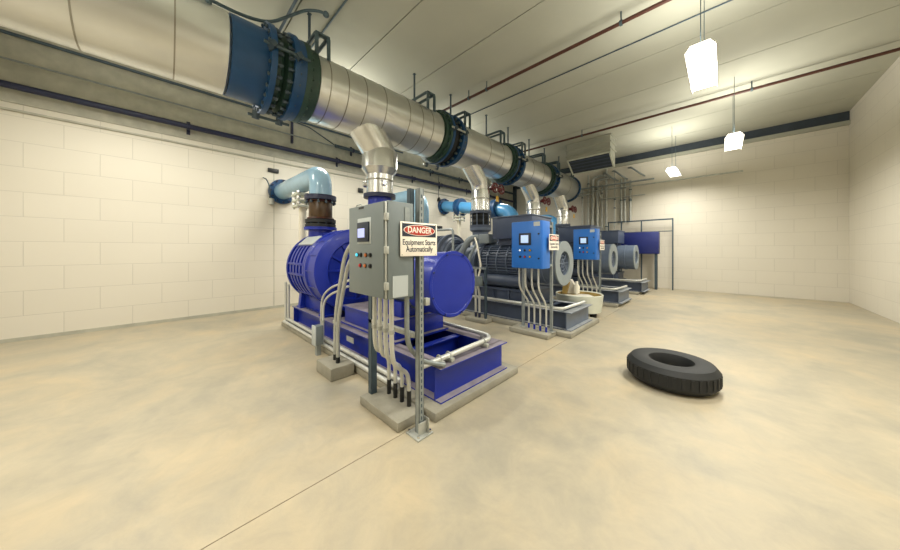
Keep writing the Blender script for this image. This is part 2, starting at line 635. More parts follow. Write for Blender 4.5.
def coupling(y0, y1, label, first=False):
    t = thing('flanged_coupling', (HX, (y0 + y1) / 2, HZ), label, 'pipe coupling', 'bolted couplings in the header pipe')
    ym = (y0 + y1) / 2
    if first:
        # wide blue butterfly body, bolted dark flanges, rubber bellows
        MB().ring((HX, 0, HZ), 'Y', 0.60, 0.99, 0.50, 0.40, 56).build('blue_spool', 'flange_blue', t)
        fl = MB().ring((HX, 0, HZ), 'Y', 0.99, 1.06, 0.60, 0.42, 56).build('flange_disc', 'flange_blue', t)
        bolts_round(fl, bolt_chrome, (HX, 1.05, HZ), 'Y', 0.555, 24)
        MB().lathe((HX, 0, HZ), 'Y', [(1.06, 0.44), (1.06, 0.52), (1.12, 0.53), (1.17, 0.46), (1.21, 0.53), (1.27, 0.52), (1.27, 0.44)], 56, True).build('bellows', 'green', t)
        fl = MB().ring((HX, 0, HZ), 'Y', 1.27, 1.34, 0.60, 0.42, 56).build('flange_disc', 'flange_blue', t)
        bolts_round(fl, bolt_chrome, (HX, 1.28, HZ), 'Y', 0.555, 24)
        MB().ring((HX, 0, HZ), 'Y', 1.34, 1.43, 0.575, 0.42, 56).build('blue_ring', 'flange_blue', t)
        fl = MB().ring((HX, 0, HZ), 'Y', 1.43, 1.50, 0.58, 0.42, 56).build('flange_disc', 'green', t)
        bolts_round(fl, bolt_mesh('bolt', 'Y', 0.022, 0.05, 'green'), (HX, 1.48, HZ), 'Y', 0.55, 24)
        MB().ring((HX, 0, HZ), 'Y', 1.50, 1.63, 0.53, 0.42, 56).build('neck_ring', 'green', t)
    else:
        MB().ring((HX, 0, HZ), 'Y', y0, y0 + 0.10, 0.535, 0.40, 56).build('neck_ring', 'green', t)
        fl = MB().ring((HX, 0, HZ), 'Y', y0 + 0.10, y0 + 0.16, 0.585, 0.42, 56).build('flange_disc', 'green', t)
        bolts_round(fl, bm_small, (HX, y0 + 0.16, HZ), 'Y', 0.55, 24)
        MB().ring((HX, 0, HZ), 'Y', y0 + 0.16, y0 + 0.22, 0.60, 0.42, 56).build('flange_disc', 'flange_blue', t)
        MB().lathe((HX, 0, HZ), 'Y', [(y0 + 0.22, 0.42), (y0 + 0.22, 0.50), (ym, 0.55), (y1 - 0.22, 0.50), (y1 - 0.22, 0.42)], 56, True).build('bellows', 'rubber', t)
        fl = MB().ring((HX, 0, HZ), 'Y', y1 - 0.22, y1 - 0.15, 0.60, 0.42, 56).build('flange_disc', 'flange_blue', t)
        bolts_round(fl, bolt_big, (HX, y1 - 0.19, HZ), 'Y', 0.555, 24)
        MB().ring((HX, 0, HZ), 'Y', y1 - 0.15, y1, 0.53, 0.40, 56).build('neck_ring', 'flange_blue', t)
    # control rods across the bellows, carried by lugs
    r0, r1 = ((0.99, 1.34) if first else (y0 + 0.16, y1 - 0.15))
    for a in (2, 122, 242):
        u = Vector((math.cos(math.radians(a)), 0, math.sin(math.radians(a))))
        p = Vector((HX, 0, HZ)) + u * 0.645
        rd = MB().cyl(p + V(0, r0 - 0.10, 0), p + V(0, r1 + 0.10, 0), 0.021, 10).build('control_rod', 'hanger' if first else 'galv', t)
        for yy in (r0 + 0.02, r1 - 0.02):
            MB().tube([Vector((HX, yy - 0.02, HZ)) + u * 0.57, Vector((HX, yy - 0.02, HZ)) + u * 0.69], 0.05, 4).build('lug', 'dark_steel', rd)
    return t


coupling(0.99, 1.63, 'nearest big blue flanged coupling with two rows of bolts, at left edge', True)
coupling(*EX_Y[1], 'second coupling on header pipe, dark green and blue flanges with tie rods')
coupling(*EX_Y[2], 'third flanged coupling along the header pipe, left of the hanging hood')
coupling(*EX_Y[3], 'fourth flanged coupling along header pipe, right beside the hood')


def hanger(y, label, xo=0.0):
    t = thing('pipe_hanger', (HX, y, HZ + HR), label, 'pipe hanger', 'hangers carrying the header pipe')
    zt = HZ + HR + 0.20
    for dy in (-0.09, 0.09):
        MB().tube(rounded([(HX - 0.36, y + dy, HZ + 0.33), (HX - 0.36, y + dy, zt), (HX + 0.36, y + dy, zt), (HX + 0.36, y + dy, HZ + 0.33)], 0.06, 4), 0.03, 8).build('saddle_bar', 'hanger', t)
    MB().box((HX - 0.20, y, zt), (0.10, 0.24, 0.035), 0.005).build('cross_plate', 'hanger', t)
    MB().box((HX + 0.33, y, zt), (0.08, 0.22, 0.03), 0.005).build('cross_plate', 'hanger', t)
    r = MB().cyl((HX - 0.20, y, zt - 0.13), (HX - 0.20, y, H), 0.022, 10).build('hanger_rod', 'dark_steel', t)
    MB().cyl((HX - 0.20, y, zt + 0.015), (HX - 0.20, y, zt + 0.05), 0.038, 6).build('nut', 'hanger', r)
    MB().box((HX - 0.20, y, H - 0.008), (0.06, 0.06, 0.016), 0.003).build('ceiling_plate', 'hanger', r)
    return t


for y, lb in ((1.72, 'pipe hanger rod and saddle nearest, by the big blue flanges'),
              (3.95, 'pipe hanger on near side of the second coupling'), (5.12, 'pipe hanger on far side of the second coupling'),
              (6.62, 'pipe hanger on near side of the third coupling'), (7.78, 'pipe hanger on far side of the third coupling'),
              (9.15, 'pipe hanger on near side of the fourth coupling'), (10.35, 'pipe hanger on far side of the fourth coupling'),
              (0.3, 'pipe hanger left of the big blue flanges'), (11.7, 'pipe hanger nearest the blue end flange')):
    hanger(y, lb)


# ------------------------------------------------------------------ drops from the header down to the blowers
def drop_first():
    x, y = -4.72, 2.92
    t = thing('drop_pipe', (x, y, 2.36), 'wide-collared metal-clad drop pipe rising behind the grey cabinet', 'pipe')
    MB().tube([(x, y - 0.62, 4.14), (x, y - 0.03, 3.39), (x, y, 3.33)], [0.30, 0.30, 0.295], 40).build('branch_elbow', 'alu_bright', t)
    MB().lathe((x, y, 0), 'Z', [(3.41, 0.0), (3.41, 0.29), (3.345, 0.33), (3.05, 0.33), (3.035, 0.335), (2.92, 0.25), (2.56, 0.25), (2.56, 0)], 44).build('collar', 'alu_bright', t)
    MB().ring((x, y, 0), 'Z', 2.80, 2.83, 0.258, 0.23, 40).build('seam_band', 'seam', t)
    for a in (-15, -120, 165):
        u = Vector((math.cos(math.radians(a)), math.sin(math.radians(a)), 0))
        c = Vector((x, y, 2.74)) + u * 0.262
        MB().lathe(c, u, [(-0.03, 0), (-0.03, 0.06), (0.03, 0.06), (0.05, 0.04), (0.05, 0)], 16).build('port_cap', 'chrome', t)
    MB().ring((x, y, 0), 'Z', 2.49, 2.56, 0.30, 0.15, 40).build('flange_disc', 'navy', t)
    MB().tube(rounded([(x, y, 2.49), (x, y, 1.45), (x, y - 0.45, 1.25)], 0.3), 0.22, 28).build('inlet_neck', 'blue', t)


drop_first()
bolt_z = bolt_mesh('bolt', 'Z', 0.022, 0.06, 'dark_steel')


def drop_other(x, y, yc, label):
    t = thing('drop_pipe', (x, y, 2.05), label, 'pipe', 'metal-clad drops to the dark blowers')
    MB().tube(rounded([(x, y - 0.72, 4.0), (x, y, 3.28), (x, y, 2.95)], 0.3, 5), 0.235, 40).build('branch_elbow', 'alu_bright', t)
    MB().lathe((x, y, 0), 'Z', [(3.12, 0.0), (3.12, 0.24), (3.09, 0.25), (2.54, 0.25), (2.54, 0)], 40).build('cladding', 'alu_bright', t)
    MB().ring((x, y, 0), 'Z', 2.86, 2.89, 0.257, 0.22, 40).build('seam_band', 'seam', t)
    MB().ring((x, y, 0), 'Z', 2.48, 2.55, 0.29, 0.15, 36).build('flange_disc', 'slate_dark', t)
    MB().ring((x, y, 0), 'Z', 2.10, 2.17, 0.29, 0.15, 36).build('flange_disc', 'slate_dark', t)
    MB().lathe((x, y, 0), 'Z', [(2.17, 0.15), (2.17, 0.22), (2.25, 0.26), (2.32, 0.22), (2.39, 0.26), (2.46, 0.22), (2.48, 0.22), (2.48, 0.15)], 36, True).build('bellows', 'rubber', t)
    for k in range(10):
        a = 2 * PI * k / 10
        MB().cyl((x + 0.272 * math.cos(a), y + 0.272 * math.sin(a), 2.07), (x + 0.272 * math.cos(a), y + 0.272 * math.sin(a), 2.58), 0.014, 6).build('tie_rod', 'slate', t)
    b = MB()
    b.lathe((x, y, 0), 'Z', [(2.10, 0), (2.10, 0.29), (2.03, 0.29), (1.98, 0.22), (1.80, 0.21), (1.80, 0)], 32)
    b.tube(rounded([(x, y, 1.85), (x, y, 1.45), (x - 0.45, yc, 1.32)], 0.25), 0.22, 24)
    b.build('neck_elbow', 'slate', t)
    return t


DROPS = [(-4.72, 6.05, 5.5, 'second metal-clad drop pipe, ending in a dark bellows above the second blower'),
         (-4.72, 9.02, 8.95, 'third metal-clad drop pipe, above the left blue cabinet'),
         (-4.72, 11.55, 12.2, 'last metal-clad drop pipe, above the right blue cabinet')]
for x, y, yc, lb in DROPS:
    drop_other(x, y, yc, lb)


# gauge valves with red handwheels on each drop
def valves():
    data = [(-4.72, 6.05, 3.19, 'second'), (-4.72, 9.02, 3.22, 'third'), (-4.72, 11.55, 3.2, 'last')]
    for x, y, z, w_ in data:
        for k, side in ((0, 'left'), (1, 'right')):
            cx, cy = x + 0.30, y + 0.26 + 0.30 * k
            t = thing('gate_valve', (cx, cy, z), 'red handwheel valve on the %s metal drop pipe, %s one of the pair' % (w_, side), 'valve', 'red wheel valves on the drop pipes')
            MB().tube(rounded([(x + 0.1, y + 0.22, z - 0.05 * k), (x + 0.2, cy, z), (cx, cy, z)], 0.05), 0.026, 8).build('valve_stem', 'galv', t)
            MB().lathe((cx - 0.09, cy, z), 'X', [(-0.06, 0), (-0.06, 0.05), (0, 0.07), (0.05, 0.05), (0.05, 0)], 14).build('valve_body', 'wheel_red', t)
            wb = MB()
            wb.torus((cx, cy, z), 'X', 0.12, 0.022, 24, 8)
            for a in range(4):
                u = Vector((0, math.cos(a * PI / 2 + 0.4), math.sin(a * PI / 2 + 0.4)))
                wb.cyl(Vector((cx, cy, z)), Vector((cx, cy, z)) + u * 0.12, 0.013, 6)
            wb.cyl((cx - 0.03, cy, z), (cx + 0.03, cy, z), 0.035, 10)
            wb.build('handwheel', 'wheel_red', t)
        b = MB()
        b.tube([(x + 0.33, y + 0.30, z - 0.02), (x + 0.335, y + 0.31, z - 0.22)], 0.006, 6)
        b.mi = 1
        b.prism([(-0.05, 0.0), (0.05, 0.0), (0.07, -0.16), (-0.07, -0.16)], 'YZ', -0.006, 0.006)
        for v in b.bm.verts[-8:]:
            v.co += V(x + 0.335, y + 0.31, z - 0.22)
        tag(b.build('valve_tag', ['galv', 'yellow']), 'small yellow tag hanging below the red wheels of the %s drop pipe' % w_, 'tag')


valves()

# ------------------------------------------------------------------ concrete pads and blocks
def pad(x0, x1, y0, y1, z1, label, name='concrete_pad', group=None):
    tag(MB().b2(x0, x1, y0, y1, 0, z1, 0.014).build(name, 'concrete'), label, 'concrete base', group)


UY = [2.33, 5.5, 8.95, 12.2]                                            # blower centre lines
pad(-6.25, -1.775, 1.645, 3.02, 0.085, 'long low concrete pad under the bright blue blower', group='machine pads')
pad(-6.4, -1.82, 4.80, 6.32, 0.085, 'low concrete pad under the slate blower with the left blue cabinet', group='machine pads')
pad(-6.4, -1.95, 8.24, 9.78, 0.085, 'low concrete pad under the third blower, beyond the round cover', group='machine pads')
pad(-6.4, -2.0, 11.1, 12.55, 0.085, 'concrete pad under the farthest blower', group='machine pads')
pad(-2.53, -1.895, 1.34, 1.625, 0.085, 'concrete block at the foot of the grey cabinet stand', 'concrete_block', 'stand blocks')
pad(-3.60, -3.17, 1.33, 1.615, 0.15, 'small concrete block with two conduits, left of the grey cabinet stand', 'concrete_block', 'stand blocks')
pad(-2.82, -2.07, 4.46, 4.785, 0.085, 'concrete block under the left blue cabinet stand', 'concrete_block', 'stand blocks')
pad(-3.95, -3.42, 4.52, 4.785, 0.085, 'small concrete block behind the round blue motor cover', 'concrete_block', 'stand blocks')
pad(-3.0, -2.25, 7.86, 8.225, 0.085, 'concrete block under the right blue cabinet stand', 'concrete_block', 'stand blocks')


# ------------------------------------------------------------------ blower units
def channel_x(b, y, z0, z1, x0, x1, face, fl=0.09, t=0.014):
    """C-channel running along X; flanges point in direction face (+1/-1) along Y"""
    b.b2(x0, x1, y - t / 2, y + t / 2, z0, z1)
    ya, yb = (y, y + face * fl)
    b.b2(x0, x1, min(ya, yb), max(ya, yb), z0, z0 + t)
    b.b2(x0, x1, min(ya, yb), max(ya, yb), z1 - t, z1)


def channel_y(b, x, z0, z1, y0, y1, face, fl=0.09, t=0.014):
    b.b2(x - t / 2, x + t / 2, y0, y1, z0, z1)
    xa, xb = (x, x + face * fl)
    b.b2(min(xa, xb), max(xa, xb), y0, y1, z0, z0 + t)
    b.b2(min(xa, xb), max(xa, xb), y0, y1, z1 - t, z1)


def pale_tops(o, m):
    """paler second material on the flat top faces"""
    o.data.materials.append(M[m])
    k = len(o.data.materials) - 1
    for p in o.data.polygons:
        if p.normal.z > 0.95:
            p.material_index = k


def skid(t, yc, hw, m, m_end, x0=-6.0, x1=-1.93, z0=0.085, z1=0.40):
    b = MB(); channel_x(b, yc - hw + 0.09, z0, z1, x0, x1, -1); b.b2(x0, x1, yc - hw + 0.09, yc - hw + 0.17, z1 - 0.014, z1); b.build('side_beam', m, t)
    b = MB(); channel_x(b, yc + hw - 0.09, z0, z1, x0, x1, 1); b.b2(x0, x1, yc + hw - 0.17, yc + hw - 0.09, z1 - 0.014, z1); b.build('side_beam', m, t)
    b = MB(); channel_y(b, x1, z0, z1 + 0.002, yc - hw, yc + hw, 1, 0.085); b.b2(x1 - 0.08, x1, yc - hw, yc + hw, z1 - 0.012, z1 + 0.002); b.build('end_beam', m_end, t)
    b = MB(); channel_y(b, x0, z0, z1, yc - hw, yc + hw, -1); b.build('end_beam', m, t)
    for xx in (-5.0, -4.3, -3.3, -2.55):
        b = MB(); channel_y(b, xx, z0 + 0.02, z1 - 0.016, yc - hw + 0.1, yc + hw - 0.1, 1); b.build('cross_beam', m, t)
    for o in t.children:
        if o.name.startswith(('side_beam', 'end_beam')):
            pale_tops(o, 'blue_pale' if m == 'blue' else 'slate_pale')


def radial_faces(b, o, x, r0, r1, n, wdt, th, a0=0.0):
    """radial ribs on a face that looks along +X"""
    o = Vector(o)
    for k in range(n):
        a = a0 + 2 * PI * k / n
        u = Vector((0, math.cos(a), math.sin(a)))
        s = Vector((0, -math.sin(a), math.cos(a)))
        vs = []
        for xx in (x, x + th):
            for rr in (r0, r1):
                for sg in (-1, 1):
                    p = o + u * rr + s * sg * wdt / 2
                    vs.append(b.bm.verts.new((xx, p.y, p.z)))
        for q in ((0, 1, 3, 2), (4, 6, 7, 5), (0, 4, 5, 1), (2, 3, 7, 6), (0, 2, 6, 4), (1, 5, 7, 3)):
            b._f([vs[i] for i in q])


bolt_x = bolt_mesh('bolt', 'X', 0.012, 0.02, 'blue_dark')


def blue_unit():
    y = 2.33
    t = thing('blower', (-4.0, y, 0.085), 'bright blue multistage blower with ribbed drum, round motor cover and open skid', 'blower')
    skid(t, y, 0.55, 'blue', 'blue', -5.95, -1.93)
    # deck and pedestal
    MB().b2(-4.35, -2.72, y - 0.44, y + 0.44, 0.40, 0.425).build('deck_plate', 'blue', t)
    pale_tops(t.children[-1] if t.children[-1].name.startswith('deck_plate') else [o for o in t.children if o.name.startswith('deck_plate')][0], 'blue_pale')
    b = MB()
    b.b2(-4.1, -2.78, y - 0.40, y + 0.40, 0.425, 0.66, 0.01)
    b.b2(-4.12, -2.75, y - 0.43, y + 0.43, 0.645, 0.67, 0.004)
    pale_tops(b.build('pedestal', 'blue', t), 'blue_pale')
    MB().b2(-3.72, -3.52, y - 0.552, y - 0.546, 0.25, 0.32).build('name_plate', 'galv', t)
    # ribbed drum
    zc = 1.16
    pf = [(-5.98, 0.0), (-5.98, 0.30), (-5.94, 0.60), (-5.94, 0.685), (-5.87, 0.685), (-5.87, 0.60)]
    xs = -5.80
    for k in range(5):
        pf += [(xs, 0.56), (xs + 0.006, 0.668), (xs + 0.08, 0.668), (xs + 0.086, 0.56)]
        xs += 0.163
    pf += [(-4.97, 0.60), (-4.96, 0.70), (-4.90, 0.70), (-4.88, 0.675), (-4.58, 0.675), (-4.56, 0.70), (-4.50, 0.70), (-4.48, 0.66), (-4.47, 0.50), (-4.52, 0.47), (-4.53, 0.0)]
    cs = MB().lathe((0, y, zc), 'X', pf, 72).build('casing', 'blue', t)
    # axial split bars between the ribs
    for a in (-8, 8, 40, 75, 105, 140, 172, 188, 222, 318):
        u = Vector((0, math.cos(math.radians(a)), math.sin(math.radians(a))))
        p = Vector((0, y, zc)) + u * 0.652
        MB().box((-5.4, p.y, p.z), (0.92, 0.05, 0.04), 0.004, rx=math.radians(a)).build('split_bar', 'blue', cs)
    b = MB()
    radial_faces(b, (0, y, zc), -4.535, 0.16, 0.49, 12, 0.035, 0.05)
    b.ring((0, y, zc), 'X', -4.54, -4.49, 0.20, 0.05, 36)
    b.build('end_ribs', 'blue', cs)
    b = MB()
    radial_faces(b, (0, y, zc), -4.90, 0.60, 0.69, 16, 0.02, 0.33)
    b.build('band_ribs', 'blue', cs)
    MB().lathe((0, y, zc), 'X', [(-4.56, 0), (-4.56, 0.19), (-4.30, 0.17), (-4.28, 0.11), (-3.95, 0.11), (-3.95, 0)], 32).build('bearing_housing', 'blue_dark', t)
    MB().lathe((0, y + 0.16, 1.22), 'X', [(-4.25, 0), (-4.22, 0.34), (-3.78, 0.34), (-3.75, 0)], 36).build('inlet_head', 'blue', t)
    MB().box((-5.36, y - 0.455, zc + 0.505), (0.70, 0.22, 0.03), 0.004, rx=math.radians(42)).build('label_plate', 'cab_pale', t)
    # feet
    for xx in (-5.8, -4.72):
        for s in (-1, 1):
            b = MB()
            b.prism([(y + s * 0.20, 0.70), (y + s * 0.46, 0.85), (y + s * 0.50, 0.42), (y + s * 0.20, 0.42)], 'YZ', xx - 0.06, xx + 0.06)
            b.b2(xx - 0.10, xx + 0.10, y + s * 0.35 - 0.16, y + s * 0.35 + 0.16, 0.40, 0.43)
            b.build('foot', 'blue', t)
    MB().b2(-5.9, -4.6, y - 0.44, y + 0.44, 0.40, 0.42).build('drum_base_plate', 'blue_dark', t)
    MB().box((-5.3, y - 0.30, 0.56), (0.95, 0.22, 0.30), 0.02).build('sump_box', 'blue', t)
    # outlet nozzle on the far end
    b = MB()
    b.cyl((-5.72, 2.2, 1.70), (-5.72, 2.2, 1.90), 0.22, 32)
    b.lathe((-5.72, 2.2, 0), 'Z', [(1.89, 0), (1.89, 0.30), (1.945, 0.30), (1.945, 0)], 36)
    b.build('nozzle', 'blue', t)
    # motor and the round cover
    zm = 1.11
    pf = [(-3.75, 0), (-3.75, 0.28), (-3.70, 0.33), (-2.62, 0.33), (-2.60, 0.30), (-2.60, 0)]
    mt = MB().lathe((0, y, zm), 'X', pf, 48).build('motor', 'slate', t)
    b = MB()
    for k in range(22):
        a = 2 * PI * k / 22
        u = Vector((0, math.cos(a), math.sin(a)))
        p = Vector((0, y, zm)) + u * 0.34
        b.box((-3.15, p.y, p.z), (0.9, 0.05, 0.012), 0.0, rx=a)
    b.build('cooling_fins', 'slate', mt)
    MB().b2(-3.45, -2.8, y - 0.30, y + 0.30, 0.67, 0.86, 0.01).build('motor_foot', 'blue', t)
    cv = MB().lathe((0, y, zm), 'X', [(-2.66, 0), (-2.64, 0.365), (-2.24, 0.370), (-2.235, 0.378), (-2.205, 0.378), (-2.195, 0.370), (-2.195, 0.34), (-2.199, 0.335), (-2.195, 0)], 72).build('round_cover', 'blue', t)
    for a in range(0, 360, 45):
        place('cover_bolt', bolt_x, (-2.197, y + 0.355 * math.cos(math.radians(a + 20)), zm + 0.355 * math.sin(math.radians(a + 20))), cv)
    return t


blue_unit()


def dark_unit(y, label):
    t = thing('blower', (-4.0, y, 0.085), label, 'blower', 'slate grey blowers')
    skid(t, y, 0.56, 'slate_dark', 'slate', -6.2, -1.96)
    MB().b2(-4.5, -2.62, y - 0.46, y + 0.46, 0.40, 0.43).build('deck_plate', 'slate', t)
    b = MB()
    b.b2(-4.2, -2.7, y - 0.42, y + 0.42, 0.43, 0.66, 0.01)
    for xx in (-4.0, -3.6, -3.2, -2.85):
        b.b2(xx - 0.02, xx + 0.02, y - 0.46, y + 0.46, 0.43, 0.66)
    b.b2(-4.22, -2.68, y - 0.46, y + 0.46, 0.65, 0.69)
    b.build('pedestal', 'slate_dark', t)
    MB().lathe((-3.45, y - 0.36, 0.84), 'X', [(-0.62, 0), (-0.60, 0.10), (-0.55, 0.13), (0.55, 0.13), (0.60, 0.10), (0.62, 0)], 24).build('oil_tank', 'slate_dark', t)
    # casing
    zc = 1.30
    pf = [(-6.3, 0), (-6.3, 0.35), (-6.25, 0.56), (-6.25, 0.62), (-6.18, 0.62), (-6.18, 0.54)]
    xs = -6.1
    for k in range(5):
        pf += [(xs, 0.54), (xs, 0.60), (xs + 0.05, 0.60), (xs + 0.05, 0.54)]
        xs += 0.16
    pf += [(-5.3, 0.54), (-5.3, 0.63), (-5.22, 0.63), (-5.20, 0.56), (-5.12, 0.52), (-5.08, 0.40), (-5.12, 0.37), (-5.10, 0.28), (-5.02, 0.24), (-5.0, 0)]
    cs = MB().lathe((0, y, zc), 'X', pf, 60).build('casing', 'slate_dark', t)
    for r_, x_ in ((0.47, -5.09), (0.33, -5.08)):
        MB().torus((x_, y, zc), 'X', r_, 0.025, 44, 8).build('face_ring', 'slate', cs)
    for xx in (-6.0, -5.3):
        for s in (-1, 1):
            MB().prism([(y + s * 0.15, 0.85), (y + s * 0.42, 0.95), (y + s * 0.48, 0.42), (y + s * 0.18, 0.42)], 'YZ', xx - 0.05, xx + 0.05).build('foot', 'slate_dark', t)
    MB().b2(-6.1, -5.1, y - 0.46, y + 0.46, 0.40, 0.42).build('casing_base_plate', 'slate_dark', t)
    # coupling guard and vent
    MB().lathe((-4.42, y, 1.18), 'X', [(-0.3, 0), (-0.3, 0.36), (0.24, 0.40), (0.26, 0.30), (0.26, 0)], 36).build('coupling_guard', 'slate', t)
    MB().tube(rounded([(-4.7, y - 0.42, 0.9), (-4.62, y - 0.42, 1.35), (-4.35, y - 0.34, 1.78), (-4.2, y - 0.2, 1.80)], 0.12), 0.075, 14).build('vent_pipe', 'ring_grey', t)
    MB().tube(rounded([(-4.95, y - 0.50, 0.42), (-4.95, y - 0.50, 1.15), (-4.62, y - 0.36, 1.62), (-4.45, y - 0.20, 1.62)], 0.2), 0.055, 12).build('oil_pipe', 'slate', t)
    MB().tube(rounded([(-4.28, y - 0.46, 0.42), (-4.28, y - 0.46, 1.30), (-4.12, y - 0.36, 1.66)], 0.15), 0.035, 10).build('oil_pipe', 'ring_grey', t)
    MB().tube(rounded([(-4.8, y - 0.52, 0.98), (-4.15, y - 0.52, 0.98), (-4.15, y - 0.52, 0.45)], 0.08), 0.03, 10).build('oil_pipe', 'slate_dark', t)
    b = MB()
    b.lathe((-4.62, y - 0.44, 0.60), 'Z', [(-0.17, 0), (-0.17, 0.10), (0.16, 0.10), (0.20, 0.06), (0.20, 0)], 18)
    b.build('oil_filter', 'slate', t)
    # motor
    zm = 1.24
    pf = [(-4.1, 0), (-4.1, 0.30), (-4.05, 0.42), (-3.98, 0.43), (-3.98, 0.38), (-2.80, 0.38), (-2.80, 0.2), (-2.80, 0)]
    mt = MB().lathe((0, y, zm), 'X', pf, 48).build('motor', 'slate_dark', t)
    b = MB()
    for k in range(40):
        a = 2 * PI * k / 40
        u = Vector((0, math.cos(a), math.sin(a)))
        p = Vector((0, y, zm)) + u * 0.395
        b.box((-3.4, p.y, p.z), (1.12, 0.05, 0.012), 0.0, rx=a)
    for xx in (-3.8, -3.55, -3.3, -3.05):
        b.ring((xx, y, zm), 'X', -0.012, 0.012, 0.415, 0.37, 48)
    b.build('cooling_fins', 'slate', mt)
    sh = MB().lathe((0, y, zm), 'X', [(-2.84, 0.37), (-2.84, 0.43), (-2.56, 0.43), (-2.555, 0.445), (-2.49, 0.445), (-2.485, 0.43), (-2.23, 0.43), (-2.23, 0.24), (-2.60, 0.23), (-2.60, 0.37)], 56, True).build('end_shroud', 'slate', t)
    MB().ring((0, y, zm), 'X', -2.232, -2.205, 0.435, 0.235, 56).build('face_ring', 'ring_grey', sh)
    b = MB()
    b.lathe((0, y, zm), 'X', [(-2.40, 0), (-2.40, 0.235), (-2.36, 0.235), (-2.36, 0)], 36)
    b.lathe((0, y, zm), 'X', [(-2.36, 0.09), (-2.27, 0.08), (-2.26, 0)], 24)
    b.build('fan_hub', 'navy', sh)
    b = MB()
    for k in range(8):
        a = 2 * PI * k / 8
        b.cyl(V(-2.25, y, zm), V(-2.25, y + 0.24 * math.cos(a), zm + 0.24 * math.sin(a)), 0.010, 6)
    for r_ in (0.08, 0.15, 0.21):
        b.torus((-2.25, y, zm), 'X', r_, 0.008, 32, 6)
    b.build('grille', 'slate', sh)
    MB().b2(-3.9, -2.95, y - 0.34, y + 0.34, 0.69, 0.92, 0.01).build('motor_foot', 'slate_dark', t)
    # hood on top of the motor
    hd = MB().b2(-3.62, -2.68, y - 0.44, y + 0.44, 1.74, 2.20, 0.012).build('hood', 'slate_hood', t)
    MB().b2(-3.64, -2.66, y - 0.46, y + 0.46, 2.19, 2.215, 0.004).build('hood_lid', 'slate', hd)
    MB().b2(-3.55, -2.75, y - 0.3, y + 0.3, 1.60, 1.75).build('hood_neck', 'slate_dark', hd)
    MB().box((-3.98, y - 0.12, 1.76), (0.30, 0.34, 0.22), 0.02).build('terminal_box', 'ring_grey', t)
    # galvanised pipe strapped along the near skid beam
    b = MB()
    b.tube(rounded([(-4.6, y - 0.60, 0.46), (-2.02, y - 0.60, 0.46), (-1.98, y + 0.40, 0.46)], 0.12), 0.028, 10)
    b.build('skid_pipe', 'conduit', t)
    return t


u2 = dark_unit(UY[1], 'slate grey blower and motor behind the left blue cabinet, second from the camera')
dup(u2, (0, UY[2] - UY[1], 0), 'slate grey blower and motor behind the right blue cabinet, third from the camera')
dup(u2, (0.02, UY[3] - UY[1] - 0.4, 0), 'farthest slate grey blower, its motor showing at the right edge of the row')


# ------------------------------------------------------------------ blower inlet pipes from the wall
bolt_x2 = bolt_mesh('bolt', 'X', 0.024, 0.07, 'navy')
bolt_z2 = bolt_mesh('bolt', 'Z', 0.024, 0.07, 'dark_steel')


def inlet(x, y, z, r, zb, label, col='pipe_blue', fl_x=None, sleeve=True, bend=0.50, dz=0.04):
    t = thing('inlet_pipe', (x, y, zb), label, 'pipe', 'light blue inlet pipes')
    pts = [(XW + 0.10, y, z + dz), (x, y, z), (x, y, zb + (0.60 if sleeve else 0.0))]
    MB().tube(rounded(pts, bend, 12), r, 36).build('pipe_run', col, t)
    fl = MB().ring((XW, y, z + dz), 'X', 0.006, 0.10, r + 0.11, 0.05, 40).build('wall_flange', 'flange_blue', t)
    bolts_round(fl, bolt_x2, (XW + 0.085, y, z + dz), 'X', r + 0.075, 12)
    for fx in fl_x or ():
        for k in (0, 1):
            f2 = MB().ring((fx + k * 0.11, y, z + dz * (x - fx) / (x - XW)), 'X', 0, 0.09, r + 0.13, r - 0.02, 40).build('flange_disc', 'flange_blue', t)
        bolts_round(f2, bolt_x2, (fx + 0.1, y, z + dz * (x - fx) / (x - XW)), 'X', r + 0.09, 14)
    if sleeve:
        z0 = zb
        f = MB().ring((x, y, 0), 'Z', z0 + 0.53, z0 + 0.62, r + 0.085, 0.05, 40).build('flange_disc', 'navy', t)
        bolts_round(f, bolt_z2, (x, y, z0 + 0.53), 'Z', r + 0.055, 12)
        MB().lathe((x, y, 0), 'Z', [(z0 + 0.15, 0.05), (z0 + 0.15, r - 0.01), (z0 + 0.19, r + 0.01), (z0 + 0.49, r + 0.01), (z0 + 0.53, r - 0.01), (z0 + 0.53, 0.05)], 40).build('sleeve', 'brown_sleeve', t)
        for zz in (0.17, 0.51):
            MB().torus((x, y, z0 + zz), 'Z', r + 0.03, 0.016, 40, 6).build('hose_clamp', 'rust', t)
        f = MB().ring((x, y, 0), 'Z', z0, z0 + 0.06, r + 0.075, 0.05, 40).build('flange_disc', 'rubber', t)
        MB().ring((x, y, 0), 'Z', z0 + 0.085, z0 + 0.15, r + 0.075, 0.05, 40).build('flange_disc', 'rubber', t)
        MB().ring((x, y, 0), 'Z', z0 + 0.05, z0 + 0.09, r - 0.01, 0.05, 40).build('gasket', 'rubber', t)
        bolts_round(f, bolt_z2, (x, y, z0 + 0.07), 'Z', r + 0.05, 12)
    return t


